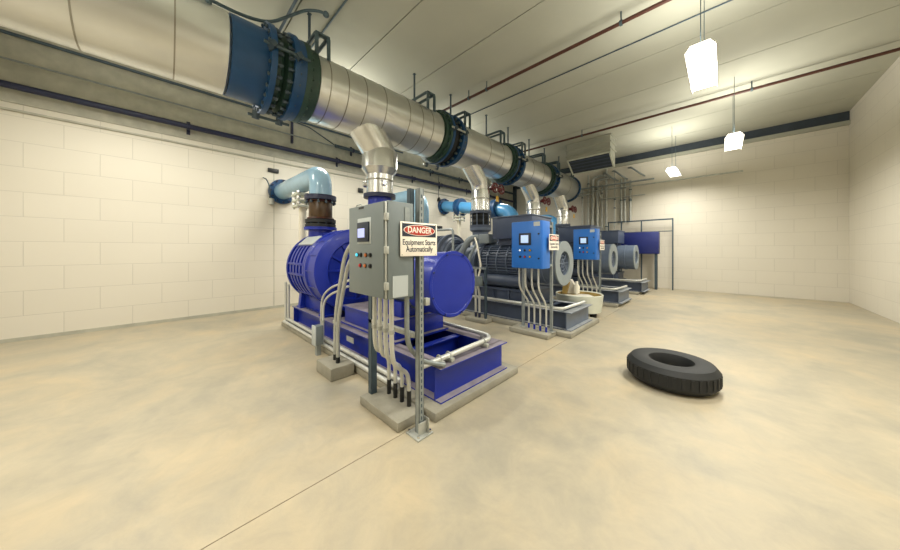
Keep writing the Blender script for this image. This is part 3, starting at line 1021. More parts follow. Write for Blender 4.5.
inlet(-5.72, 2.2, 2.98, 0.205, 1.948, 'pale blue inlet elbow with brown sleeve on the bright blue blower', col='pipe_pale')
inlet(-6.5, 5.45, 3.14, 0.23, 2.2, 'pale blue inlet elbow showing behind the grey cabinet post', col='pipe_pale', sleeve=False)
inlet(-4.95, 8.15, 2.80, 0.215, 1.9, 'long light blue inlet pipe with bolted flanges, left of the second drop pipe', fl_x=(-7.45, -5.75), sleeve=False, bend=0.6, dz=0.5)
inlet(-5.3, 12.3, 2.9, 0.215, 1.9, 'farthest light blue inlet pipe behind the last drop pipe', fl_x=(-7.45,), sleeve=False)
MB_nb = MB().cyl((-6.5, 5.45, 1.80), (-6.5, 5.45, 2.2), 0.23, 28)
tag(MB_nb.build('inlet_neck', 'slate_dark'), 'dark neck under the pale blue elbow of the second blower', 'pipe')


def stand(x, y, z, label):
    t = thing('pipe_stand', (x, y, 0), label, 'pipe support', 'white pipe stands')
    MB().cyl((x, y, 0.0), (x, y, z - 0.42), 0.075, 20).build('post', 'white', t)
    MB().b2(x - 0.14, x + 0.14, y - 0.14, y + 0.14, 0, 0.02).build('base_plate', 'galv', t)
    b = MB()
    for zz in (-0.42, -0.30, -0.17):
        b.b2(x - 0.19, x + 0.19, y - 0.17, y + 0.17, z + zz, z + zz + 0.04, 0.004)
    b.build('adjusting_plates', 'offwhite', t)
    for sx in (-1, 1):
        for sy in (-1, 1):
            r = MB().cyl((x + sx * 0.15, y + sy * 0.13, z - 0.46), (x + sx * 0.15, y + sy * 0.13, z - 0.10), 0.024, 8).build('threaded_rod', 'chrome', t)
            for zz in (-0.36, -0.24, -0.12):
                MB().cyl((x + sx * 0.15, y + sy * 0.13, z + zz), (x + sx * 0.15, y + sy * 0.13, z + zz + 0.045), 0.045, 6).build('nut', 'chrome', r)
    MB().b2(x - 0.12, x + 0.12, y - 0.16, y + 0.16, z - 0.14, z - 0.10, 0.01).build('saddle', 'offwhite', t)
    return t


stand(-6.75, 2.2, 2.87, 'white pipe stand with threaded adjusters under the pale blue elbow')
stand(-7.42, 8.15, 3.08, 'white pipe stand with threaded adjusters under the long light blue pipe')


# ------------------------------------------------------------------ control cabinets and their stands
def button(parent, x, y, z, r, m, name='push_button'):
    b = MB()
    b.mi = 0
    b.lathe((x, y, z), (0, -1, 0), [(0, 0), (0, r * 1.25), (0.006, r * 1.25), (0.006, 0)], 14)
    b.mi = 1
    b.lathe((x, y, z), (0, -1, 0), [(0.005, 0), (0.005, r * 0.9), (0.014, r * 0.85), (0.017, 0)], 14)
    b.build(name, ['black', m], parent)


def grey_cabinet():
    x0, x1, y0, y1, z0, z1 = -2.315, -1.75, 1.15, 1.385, 1.135, 1.865
    t = thing('control_cabinet', ((x0 + x1) / 2, (y0 + y1) / 2, z0), 'big grey control cabinet with a lit screen, nearest the camera', 'control cabinet')
    MB().b2(x0, x1, y0, y1, z0, z1, 0.006).build('cabinet_body', 'cab_grey', t)
    d = MB().b2(x0 + 0.004, x1 - 0.022, y0 - 0.022, y0 - 0.003, z0 + 0.006, z1 - 0.006, 0.004).build('door', 'cab_grey', t)
    MB().b2(x1 - 0.018, x1 - 0.008, y0 - 0.016, y0, z0 + 0.01, z1 - 0.01, 0.003).build('hinge_strip', 'galv', t)
    for zz in (z1 - 0.12, (z0 + z1) / 2, z0 + 0.10):
        b = MB()
        b.box((x1 - 0.006, y0 - 0.008, zz), (0.026, 0.03, 0.055), 0.004)
        b.cyl((x1 + 0.004, y0 - 0.018, zz - 0.025), (x1 + 0.004, y0 - 0.018, zz + 0.025), 0.008, 8)
        b.build('hinge', 'galv', t)
    f = y0 - 0.022
    MB().b2(-2.155, -1.945, f - 0.003, f, 1.55, 1.755, 0.001).build('screen_surround', 'cab_pale', d)
    MB().b2(-2.145, -1.965, f - 0.016, f - 0.002, 1.565, 1.722, 0.005).build('screen_bezel', 'sign_black', d)
    MB().b2(-2.125, -2.02, f - 0.019, f - 0.015, 1.60, 1.672).build('screen', 'screen', d)
    MB().b2(-2.14, -2.06, f - 0.002, f + 0.001, 1.832, 1.848).build('maker_plate', 'black', d)
    for x, z, m in ((-2.16, 1.46, 'cyan'), (-2.10, 1.46, 'black'), (-2.02, 1.46, 'orange'), (-1.955, 1.46, 'black'),
                    (-2.11, 1.375, 'red'), (-2.03, 1.375, 'orange'), (-1.955, 1.375, 'black')):
        button(d, x, f, z, 0.015, m)
    MB().b2(x1 - 0.001, x1 + 0.004, 1.19, 1.33, z0 + 0.01, z0 + 0.17).build('side_patch', 'cab_pale', t)  # pale rectangle low on the cabinet side
    MB().b2(x1 - 0.001, x1 + 0.006, 1.30, 1.345, 1.70, 1.83).build('side_vent', 'strut', t)
    b = MB()
    b.tube(rounded([(-2.32, 1.2, z1 - 0.01), (-2.32, 1.2, z1 + 0.03), (-2.22, 1.2, z1 + 0.03), (-2.22, 1.2, z1 - 0.01)], 0.02, 4), 0.006, 8)
    b.build('lifting_eye', 'galv', t)


grey_cabinet()


def strut_post(b, x, y, z0, z1, w_=0.042, slots=False):
    """C-channel post, its web towards +X, lips towards -X; slots are dark recesses in the web"""
    t = 0.004
    h = w_ / 2
    b.b2(x + h - t, x + h, y - h, y + h, z0, z1)
    b.b2(x - h, x + h, y - h, y - h + t, z0, z1)
    b.b2(x - h, x + h, y + h - t, y + h, z0, z1)
    b.b2(x - h, x - h + t, y - h, y - h + 0.011, z0, z1)
    b.b2(x - h, x - h + t, y + h - 0.011, y + h, z0, z1)
    if slots:
        b.mi = 1
        z = z0 + 0.06
        while z < z1 - 0.05:
            b.b2(x + h - t / 2, x + h + 0.0006, y - 0.006, y + 0.006, z, z + 0.028)
            z += 0.05
        b.mi = 0


def grey_stand():
    t = thing('cabinet_stand', (-2.17, 1.46, 0), 'strut stand carrying the grey cabinet, its tall post bolted to the floor', 'stand')
    b = MB(); strut_post(b, -2.49, 1.46, 0.085, 1.80, 0.06); b.build('post', 'dark_steel', t)
    b = MB(); strut_post(b, -1.775, 1.47, 0.012, 2.0, 0.05, True)
    b.build('post', ['strut', 'dark_steel'], t)
    b = MB(); strut_post(b, -1.83, 1.42, 1.10, 2.0, 0.042); b.build('post', 'dark_steel', t)
    # foot of the floor-mounted post
    b = MB()
    b.box((-1.775, 1.47, 0.006), (0.16, 0.16, 0.012), 0.003)
    b.box((-1.755, 1.515, 0.07), (0.09, 0.008, 0.12), 0.002)
    b.box((-1.735, 1.47, 0.06), (0.008, 0.09, 0.10), 0.002)
    fp = b.build('floor_plate', 'galv', t)
    for sx in (-1, 1):
        for sy in (-1, 1):
            MB().cyl((-1.775 + sx * 0.06, 1.47 + sy * 0.06, 0.0), (-1.775 + sx * 0.06, 1.47 + sy * 0.06, 0.032), 0.012, 6).build('anchor_bolt', 'chrome', fp)
    for z in (0.80, 1.20, 1.75):
        b = MB(); b.b2(-2.52, -1.80, 1.405 if z > 1 else 1.43, 1.425 if z > 1 else 1.47, z - 0.02, z + 0.02, 0.003); b.build('cross_rail', 'galv', t)
    MB().box((-1.75, 1.52, 1.075), (0.045, 0.045, 0.06), 0.004).build('pipe_clamp', 'galv', t)
    b = MB(); b.b2(-1.79, -1.775, 1.49, 1.51, 0.3, 0.62); b.build('brace', 'galv', t)


grey_stand()


def danger_sign(x, y, z, label, w_=0.375, h_=0.265):
    """white sign facing +X with the black and red danger panel"""
    t = thing('danger_sign', (x, y, z), label, 'sign', 'danger signs')
    MB().b2(x - 0.003, x + 0.003, y - w_ / 2, y + w_ / 2, z - h_ / 2, z + h_ / 2, 0.001).build('sign_board', 'sign_white', t)
    MB().b2(x + 0.003, x + 0.0045, y - w_ * 0.46, y + w_ * 0.46, z + h_ * 0.075, z + h_ * 0.45).build('black_panel', 'sign_black', t)
    zc = z + h_ * 0.265
    for nm, ry, rz, xx, m in (('oval_border', w_ * 0.428, h_ * 0.162, 0.0052, 'sign_white'), ('red_oval', w_ * 0.41, h_ * 0.147, 0.006, 'sign_red')):
        b = MB()
        b.prism([(y + ry * math.cos(2 * PI * k / 48), zc + rz * math.sin(2 * PI * k / 48)) for k in range(48)], 'YZ', x + 0.004, x + xx)
        b.build(nm, m, t)
    rot = (PI / 2, 0, PI / 2)
    text_part('danger_word', 'DANGER', 0.066, (x + 0.0065, y, zc), rot, 'sign_white', t, 0.0012, 0.0006, 0.93)
    text_part('message_line', 'Equipment Starts', 0.060, (x + 0.0034, y, z - h_ * 0.10), rot, 'sign_black', t, 0.0010, 0.0006, 0.82)
    text_part('message_line', 'Automatically', 0.060, (x + 0.0034, y, z - h_ * 0.30), rot, 'sign_black', t, 0.0010, 0.0006, 0.82)
    b = MB()
    for sy in (-1, 1):
        for sz in (-1, 1):
            b.cyl((x + 0.003, y + sy * w_ * 0.46, z + sz * h_ * 0.46), (x + 0.0045, y + sy * w_ * 0.46, z + sz * h_ * 0.46), 0.004, 8)
    b.build('rivets', 'strut', t)
    return t


danger_sign(-1.735, 1.437, 1.585, 'white danger sign on the tall post beside the grey cabinet')


def conduit(pts, r, label, boot=None, group=None, boot_m='black', rad=0.12, m='conduit', clamps=()):
    pts = [Vector(p) for p in pts]
    t = thing('conduit', pts[-1], label, 'conduit', group)
    MB().tube(rounded(pts, rad, 6), r, 12).build('tube', m, t)
    if boot:
        e = pts[-1]
        MB().cyl(e, e + V(0, 0, boot), r * 1.12, 12).build('boot', boot_m, t)
    for c in clamps:
        c = Vector(c)
        MB().cyl(c - V(0, 0, 0.016), c + V(0, 0, 0.016), r * 1.35, 10).build('clamp', 'galv', t)
    return t


g = 'conduits under the grey cabinet'
names = ['leftmost', 'second from left', 'third from left', 'rightmost']
for k in range(4):
    xt, xb = -2.10 + 0.083 * k, -2.36 + 0.107 * k
    yb = 1.565
    conduit([(xt, 1.25, 1.14), (xt, 1.25, 0.78), (xt - 0.01, 1.27, 0.66 - 0.02 * k), (xb, yb, 0.46 - 0.03 * k), (xb, yb, 0.085)], 0.0185,
            'bent steel conduit under the grey cabinet, %s of four' % names[k], 0.14, g, clamps=[(xt, 1.25, 0.86)])
conduit([(-1.80, 1.36, 1.14), (-1.80, 1.36, 0.75), (-1.93, 1.60, 0.52), (-1.9, 1.76, 0.45), (-1.85, 1.84, 0.43)], 0.02, 'flexible grey conduit curving from the cabinet onto the blue skid', None, None, m='strut')
# two conduits on the small left block, curving up to the cabinet
g2 = 'curved conduits left of the grey cabinet'
conduit([(-2.40, 1.415, 1.50), (-2.70, 1.42, 1.50), (-2.95, 1.43, 1.36), (-3.30, 1.47, 0.66), (-3.30, 1.47, 0.15)], 0.022, 'curved steel conduit from the small block, right one of the pair', 0.07, g2, rad=0.35, m='galv', clamps=[(-3.30, 1.47, 0.62)])
conduit([(-2.40, 1.425, 1.62), (-2.78, 1.43, 1.62), (-3.05, 1.44, 1.46), (-3.42, 1.49, 0.70), (-3.42, 1.49, 0.15)], 0.022, 'curved steel conduit from the small block, left one of the pair', 0.07, g2, rad=0.35, m='galv', clamps=[(-3.42, 1.49, 0.62)])
# pair running along the pad edge
g3 = 'conduits along the near edge of the blue skid'
for k, (yy, zz, wd) in enumerate(((1.655, 0.115, 'outer'), (1.70, 0.165, 'inner'))):
    conduit([(-6.1, yy, zz), (-2.35, yy, zz)], 0.026, 'straight steel conduit lying along the blue skid, %s one' % wd, None, g3)
# thin pair at the ribbed drum
conduit([(-3.55, 1.72, 1.02), (-4.02, 1.67, 0.86), (-4.22, 1.66, 0.72), (-4.22, 1.66, 0.09)], 0.016, 'thin conduit rising beside the ribbed drum, right of the pair', None, 'thin conduits by the ribbed drum', rad=0.15, clamps=[(-4.22, 1.66, 0.45)])
conduit([(-3.55, 1.74, 1.10), (-4.08, 1.70, 0.95), (-4.34, 1.68, 0.78), (-4.34, 1.68, 0.09)], 0.016, 'thin conduit rising beside the ribbed drum, left of the pair', None, 'thin conduits by the ribbed drum', rad=0.15, clamps=[(-4.34, 1.68, 0.45)])
conduit([(-5.98, 1.70, 0.84), (-5.98, 1.70, 0.09)], 0.024, 'short upright conduit at the far left end of the pad, right one', None, 'upright conduits at the pad end')
conduit([(-6.08, 1.68, 0.88), (-6.08, 1.68, 0.09)], 0.024, 'short upright conduit at the far left end of the pad, left one', None, 'upright conduits at the pad end')
t = thing('junction_box', (-4.22, 1.60, 0.0), 'small pale grey junction box low beside the pad of the blue blower', 'junction box')
MB().b2(-4.22, -4.09, 1.51, 1.61, 0.15, 0.42, 0.006).build('box_body', 'cab_grey', t)
MB().b2(-4.225, -4.085, 1.498, 1.512, 0.145, 0.425, 0.004).build('box_lid', 'cab_pale', t)
b = MB(); b.b2(-4.18, -4.12, 1.53, 1.59, 0.0, 0.15); b.build('box_leg', 'strut', t)
# conduit on top of the skid end
t = thing('skid_conduit', (-1.95, 2.3, 0.44), 'galvanised pipe turning the corner on top of the blue skid end', 'conduit')
MB().tube(rounded([(-1.93, 1.62, 0.455), (-1.95, 2.76, 0.465), (-2.95, 2.80, 0.465)], 0.16, 8), 0.026, 12).build('tube', 'conduit', t)
for yy in (1.85, 1.98, 2.55):
    b = MB(); b.box((-1.94, yy, 0.425), (0.12, 0.045, 0.04), 0.004); b.torus((-1.945, yy, 0.46), 'Y', 0.032, 0.008, 16, 6); b.build('pipe_clamp', 'galv', t)
b = MB(); b.box((-2.12, 2.80, 0.43), (0.05, 0.12, 0.05), 0.004); b.build('pipe_clamp', 'galv', t)


def blue_cabinet(dy, dx, dz, label):
    x0, x1, y0, y1, z0, z1 = -2.65 + dx, -2.09 + dx, 4.3 + dy, 4.58 + dy, 1.19 + dz, 1.985 + dz
    t = thing('control_cabinet', ((x0 + x1) / 2, (y0 + y1) / 2, z0), label, 'control cabinet', 'bright blue control cabinets')
    MB().b2(x0, x1, y0, y1, z0, z1, 0.006).build('cabinet_body', 'cab_blue', t)
    d = MB().b2(x0 + 0.004, x1 - 0.012, y0 - 0.022, y0 - 0.003, z0 + 0.006, z1 - 0.006, 0.004).build('door', 'cab_blue', t)
    f = y0 - 0.022
    W_ = x1 - x0
    hx0, hx1 = x0 + W_ * 0.27, x0 + W_ * 0.67
    MB().b2(hx0, hx1, f - 0.014, f, z1 - 0.40, z1 - 0.20, 0.005).build('screen_bezel', 'sign_black', d)
    MB().b2(hx0 + 0.04, hx1 - 0.045, f - 0.017, f - 0.012, z1 - 0.365, z1 - 0.235).build('screen', 'screen_white', d)
    for k, fx in enumerate((0.30, 0.46, 0.63)):
        button(d, x0 + W_ * fx, f, z1 - 0.49, 0.017, ('white_lens', 'black', 'yellow')[k])
        button(d, x0 + W_ * fx, f, z1 - 0.60, 0.017, ('black', 'red', 'yellow')[k])
    MB().b2(x1 - 0.14, x1 - 0.03, f - 0.002, f + 0.001, z1 - 0.09, z1 - 0.02).build('maker_plate', 'cab_pale', d)
    for zz in (z1 - 0.22, z0 + 0.17):
        MB().lathe((x1 - 0.05, f, zz), (0, -1, 0), [(0, 0), (0, 0.016), (0.012, 0.014), (0.012, 0)], 12).build('latch', 'black', d)
    # its stand
    s = thing('cabinet_stand', ((x0 + x1) / 2, y1 + 0.07, 0.085), 'strut stand under the ' + label.split(',')[0].replace('bright blue control cabinet', 'blue cabinet'), 'stand', 'blue cabinet stands')
    for xx in (x0 + 0.0, x1 - 0.02):
        b = MB(); strut_post(b, xx, y1 + 0.10, 0.085, 1.98, 0.045); b.build('post', 'strut', s)
    for z in (0.55, 1.24, 1.9):
        b = MB(); b.b2(x0, x1, y1 + (0.0 if z > 1 else 0.06), y1 + 0.075, z - 0.02, z + 0.02); b.build('cross_rail', 'strut', s)
    for xx in (x0, x1 - 0.02):
        MB().box((xx, y1 + 0.10, 0.092), (0.11, 0.11, 0.014), 0.003).build('foot_plate', 'galv', s)
    side = label.split(' on ')[0].split(',')[-1]
    return x0, x1, y0, y1, z0, z1


for dy, dx, dz, which in ((0.0, 0.0, 0.0, 'left'), (3.38, -0.20, 0.06, 'right')):
    x0, x1, y0, y1, z0, z1 = blue_cabinet(dy, dx, dz, 'bright blue control cabinet with a lit screen, %s one of the two' % which)
    danger_sign(x1 + 0.045, y1 + 0.06, 1.63, 'small danger sign on the right edge of the %s blue cabinet' % which)
    gg = 'conduits under the blue cabinets'
    for k in range(4):
        xt = x0 + 0.07 + 0.12 * k
        xb = xt + 0.05
        conduit([(xt, y0 + 0.12, z0), (xt, y0 + 0.12, 0.85), (xb, y1 + 0.09 - 0.02 * k, 0.55), (xb, y1 + 0.09 - 0.02 * k, 0.085)], 0.016,
                'bent conduit with blue foot under the %s blue cabinet, %s' % (which, names[k]),
                0.09, gg, boot_m='blue', rad=0.10)
for i, s in enumerate([o for o in C.objects if o.name.startswith('cabinet_stand') and o.get('group')]):
    s['label'] = ('galvanised strut stand under the left blue cabinet', 'galvanised strut stand under the right blue cabinet')[i]

# small stand between the blue and the slate blower, behind the round cover
t = thing('conduit_stand', (-3.55, 4.64, 0.085), 'slim strut post with small grey box, right behind the round blue cover', 'stand')
b = MB(); strut_post(b, -3.50, 4.66, 0.085, 1.15, 0.045); b.build('post', 'dark_steel', t)
MB().b2(-3.86, -3.48, 4.63, 4.66, 1.10, 1.14).build('cross_rail', 'strut', t)
b = MB(); b.b2(-3.74, -3.56, 4.56, 4.65, 0.75, 0.95, 0.006); b.build('grey_box', 'cab_grey', t)
conduit([(-3.76, 4.66, 1.10), (-3.76, 4.66, 0.085)], 0.024, 'upright conduit with blue foot behind the round cover, left one', 0.10, 'upright conduits behind the round cover', 'navy')
conduit([(-4.1, 5.05, 1.78), (-3.80, 4.75, 1.62), (-3.62, 4.66, 1.15), (-3.64, 4.60, 0.95)], 0.02, 'pale flexible conduit looping from the motor to the small grey box', rad=0.2, m='white')
conduit([(-3.66, 4.60, 0.76), (-3.66, 4.66, 0.6), (-3.66, 4.66, 0.085)], 0.024, 'upright conduit with blue foot behind the round cover, right one', 0.10, 'upright conduits behind the round cover', 'navy')
t = thing('hoop_stand', (-4.9, 4.75, 0.085), 'slim grey hoop stand over the second blower casing', 'stand')
MB().tube(rounded([(-5.75, 4.86, 0.085), (-5.75, 4.86, 2.0), (-4.62, 4.86, 2.0), (-4.62, 4.86, 0.085)], 0.08), 0.03, 8).build('bent_tube', 'strut', t)

# ------------------------------------------------------------------ removed motor cover lying on the floor between the slate blowers
t = thing('loose_cover', (-2.36, 6.68, 0.0), 'round off-white motor cover lying upturned between the second and third blowers', 'cover')
MB().lathe((-2.36, 6.68, 0), 'Z', [(0.13, 0.0), (0.12, 0.40), (0.13, 0.46), (0.50, 0.50), (0.51, 0.49), (0.49, 0.47), (0.20, 0.44), (0.19, 0.0)], 56).build('drum', 'offwhite', t)
MB().lathe((-2.36, 6.68, 0), 'Z', [(0.215, 0.43), (0.49, 0.466), (0.49, 0.459), (0.205, 0.425)], 56, True).build('lining', 'tan', t)
for a in (5, 90, 175):
    x, y = -2.36 + 0.3 * math.cos(math.radians(a)), 6.68 + 0.3 * math.sin(math.radians(a))
    MB().cyl((x, y, 0), (x, y, 0.14), 0.07, 16).build('rubber_foot', 'rubber', t)
b = MB()
b.lathe((-2.36, 6.68, 0), 'Z', [(0.20, 0), (0.20, 0.42), (0.40, 0.425), (0.45, 0.30), (0.47, 0.0)], 40)
for v in b.bm.verts:
    v.co.z += 0.03 * math.sin(v.co.x * 13) * math.cos(v.co.y * 11)
tag(b.build('plastic_sheet', 'plastic_sheet'), 'crumpled white plastic sheet filling the upturned round cover', 'sheet')
t = thing('folded_tarp', (-2.78, 6.86, 0.4), 'pale folded tarp heaped inside the upturned round cover', 'tarp')
b = MB()
b.prism([(-2.74, 0.46), (-2.46, 0.46), (-2.50, 0.66), (-2.60, 0.80), (-2.68, 0.68), (-2.73, 0.58)], 'XZ', 6.80, 6.92)
o = b.build('tarp_body', 'plastic_sheet', t)
b = MB()
b.prism([(-2.76, 0.46), (-2.66, 0.46), (-2.60, 0.72), (-2.66, 0.78), (-2.74, 0.62)], 'XZ', 6.70, 6.79)
b.build('tarp_fold', 'tan', t)
b = MB()
b.lathe((-2.42, 6.72, 0.50), 'Z', [(0, 0), (0, 0.06), (0.15, 0.065), (0.21, 0.03), (0.27, 0.03), (0.27, 0)], 18)
tag(b.build('bottle', 'white'), 'small white bottle standing on the plastic in the round cover', 'bottle')

# ------------------------------------------------------------------ wall pipes and cables
def wall_pipe(pts, r, m, label, clamps=(), rad=0.1):
    pts = [Vector(p) for p in pts]
    t = thing('wall_pipe', pts[0], label, 'pipe')
    MB().tube(rounded(pts, rad, 5), r, 12).build('tube', m, t)
    for y in clamps:
        z = pts[0].z
        b = MB()
        b.b2(XW, XW + 0.03, y - 0.03, y + 0.03, z - 0.14, z + 0.14)
        b.ring((XW + 0.15, y, z), 'Y', -0.025, 0.025, r + 0.018, r - 0.004, 14)
        b.b2(XW + 0.02, XW + 0.15 - r, y - 0.015, y + 0.015, z - 0.02, z + 0.02)
        b.build('pipe_clamp', 'navy', t)
    return t


wall_pipe([(XW + 0.15, YN, 4.13), (XW + 0.15, 13.3, 4.13)], 0.055, 'navy', 'dark navy pipe running along the white block wall', (0.4, 3.65, 6.5, 7.9, 9.6, 11.2))
wall_pipe([(XW + 0.15, 3.55, 4.56), (XW + 0.15, 13.3, 4.56)], 0.05, 'dark_steel', 'thicker grey pipe above the navy wall pipe', (4.1, 7.4, 9.1, 10.8))
wall_pipe([(XW + 0.12, YN, 4.97), (XW + 0.12, 6.0, 4.97)], 0.028, 'dark_steel', 'thin dark pipe high on wall, just under the header pipe')
wall_pipe([(XW + 0.10, YN, 4.56), (XW + 0.10, 2.6, 4.56), (XW + 0.10, 3.6, 4.56)], 0.016, 'strut', 'thin grey conduit level with the grey wall pipe')
wall_pipe([(XW + 0.10, 2.5, 4.93), (XW + 0.10, 2.85, 4.90), (XW + 0.10, 3.62, 4.57)], 0.016, 'dark_steel', 'thin conduit slanting down the wall into the grey pipe')
t = thing('hanger_strap', (XW + 0.05, 2.42, 4.9), 'navy vertical strut on wall above the pale blue elbow', 'bracket')
MB().b2(XW, XW + 0.09, 2.40, 2.45, 4.36, 4.93).build('strut', 'navy', t)
t = thing('wall_cable', (XW + 0.03, 6.9, 3.6), 'thin cable dropping down the wall to a small black fitting', 'cable')
MB().cyl((XW + 0.03, 7.85, 3.62), (XW + 0.03, 7.85, 4.5), 0.010, 6).build('cable', 'dark_steel', t)
MB().lathe((XW + 0.05, 7.85, 3.62), 'Z', [(-0.12, 0), (-0.12, 0.09), (-0.02, 0.05), (0.03, 0.02), (0.03, 0)], 12).build('fitting', 'black', t)
for y, z, s, lb in ((2.0, 3.54, (0.10, 0.05), 'small dark plate high on wall at the control joint'), (4.42, 3.40, (0.07, 0.07), 'small dark fitting on wall left of the drop collar'),
                    (7.0, 3.42, (0.06, 0.11), 'small black box on wall right of the cabinet post'), (7.9, 2.42, (0.12, 0.06), 'small black fitting on wall above the danger sign')):
    tag(MB().b2(XW, XW + 0.05, y - s[0] * 1.2, y + s[0] * 1.2, z - s[1], z + s[1], 0.006).build('wall_box', 'black'), lb, 'wall fitting')
t = thing('cable_loop', (XW + 0.1, 2.0, 3.0), 'looped black cable beside the wall flange at far left', 'cable')
MB().tube(rounded([(XW + 0.02, 1.78, 3.32), (XW + 0.25, 1.80, 3.25), (XW + 0.30, 1.86, 3.05), (XW + 0.15, 1.90, 2.86), (XW + 0.02, 1.92, 2.84)], 0.12), 0.014, 8).build('cable', 'dark_steel', t)
MB().lathe((XW + 0.06, 1.95, 2.74), 'Z', [(-0.08, 0), (-0.08, 0.06), (0.06, 0.07), (0.09, 0.03), (0.09, 0)], 14).build('fitting', 'galv', t)

# ------------------------------------------------------------------ ceiling pipes
def ceiling_pipe(y, z, r, m, label, x0=XW + 0.1, x1=XR, rods=()):
    t = thing('ceiling_pipe', (0, y, z), label, 'pipe')
    MB().cyl((x0, y, z), (x1, y, z), r, 10).build('tube', m, t)
    for x in rods:
        h_ = MB().cyl((x, y, z), (x, y, H), 0.012, 8).build('hanger_rod', 'hanger', t)
        MB().ring((x, y, z), 'X', -0.02, 0.02, r + 0.014, r - 0.003, 14).build('hanger_ring', 'hanger', h_)


ceiling_pipe(5.30, 5.26, 0.032, 'rust', 'red-brown sprinkler pipe under the ceiling, nearer of the two', rods=(-4.5, -3.95, -1.2, 0.8, -7))
ceiling_pipe(9.62, 5.26, 0.032, 'rust', 'red-brown sprinkler pipe under the ceiling, farther one by the hood', rods=(-5.2, -3.3, 0.5, -7.2))
ceiling_pipe(1.46, 5.40, 0.022, 'dark_steel', 'dark conduit crossing the ceiling above the big blue flanges')
ceiling_pipe(2.02, 5.425, 0.016, 'hanger', 'slim grey conduit crossing the ceiling right of the nearest hanger')
ceiling_pipe(6.25, 5.435, 0.012, 'dark_steel', 'slim dark conduit crossing the ceiling beyond the nearer sprinkler pipe')
t = thing('ceiling_conduit', (-4.8, 1.4, 5.3), 'curved grey conduit hooking over the nearest hanger rod', 'conduit')
MB().tube(rounded([(-4.80, -1.9, 4.77), (-4.80, 0.80, 4.77), (-4.80, 1.12, 4.86), (-4.83, 1.62, 5.38), (-4.72, 1.78, 5.40), (-4.62, 1.86, 5.34)], 0.2), 0.022, 10).build('tube', 'hanger', t)
MB().sphere((-4.62, 1.86, 5.33), 0.05, 12).build('end_fitting', 'hanger', t)
for yy in (-1.6, 0.4):
    MB().cyl((-4.80, yy, 4.77), (-4.80, yy, H), 0.010, 8).build('hanger_rod', 'hanger', t)

# ------------------------------------------------------------------ hood hanging under the ceiling
t = thing('ceiling_hood', (-3.45, 10.85, H), 'pale metal hood with a dark slanted mouth under the ceiling', 'ventilation hood')
x0, x1, y0, y1 = -4.18, -2.72, 10.6, 11.2
b = MB()
b.prism([(y0, H), (y1, H), (y1, 4.46), (y1 - 0.03, 4.44), (y0, 4.86)], 'YZ', x0, x1)
bd = b.build('hood_body', 'hood', t)
for zz in (H - 0.03, 5.20, 4.98):
    MB().b2(x0 - 0.04, x1 + 0.04, y0 - 0.04, y1 + 0.04, zz - 0.02, zz + 0.02, 0.004).build('flange_band', 'hood', t)
n_ = Vector((0, -0.42, -0.60)).normalized()
s_ = Vector((0, 0.60, -0.42)).normalized()
b = MB()
c0, c1 = V(0, y0, 4.86), V(0, y1 - 0.03, 4.44)
def quad_strip(b, xa, xb, pa, pb, off0, off1):
    vs = []
    for off in (off0, off1):
        for x in (xa, xb):
            for p in (pa, pb):
                vs.append(b.bm.verts.new(V(x, p.y, p.z) + n_ * off))
    for q in ((0, 1, 3, 2), (4, 6, 7, 5), (0, 4, 5, 1), (2, 3, 7, 6), (0, 2, 6, 4), (1, 5, 7, 3)):
        b._f([vs[i] for i in q])
d_ = (c1 - c0)
quad_strip(b, x0 + 0.03, x1 - 0.03, c0 + d_ * 0.05, c1 - d_ * 0.05, 0.0, 0.012)
b.build('mouth', 'louvre', t)
b = MB()
quad_strip(b, x0, x0 + 0.05, c0, c1, 0.0, 0.03)
quad_strip(b, x1 - 0.05, x1, c0, c1, 0.0, 0.03)
quad_strip(b, x0, x1, c0, c0 + d_ * 0.06, 0.0, 0.03)
quad_strip(b, x0, x1, c1 - d_ * 0.06, c1, 0.0, 0.03)
b.build('mouth_frame', 'offwhite', t)
for k in range(4):
    b = MB()
    f0 = 0.15 + 0.2 * k
    quad_strip(b, x0 + 0.04, x1 - 0.04, c0 + d_ * f0, c0 + d_ * (f0 + 0.05), 0.008, 0.022)
    b.build('louvre_blade', 'slate_dark', t)

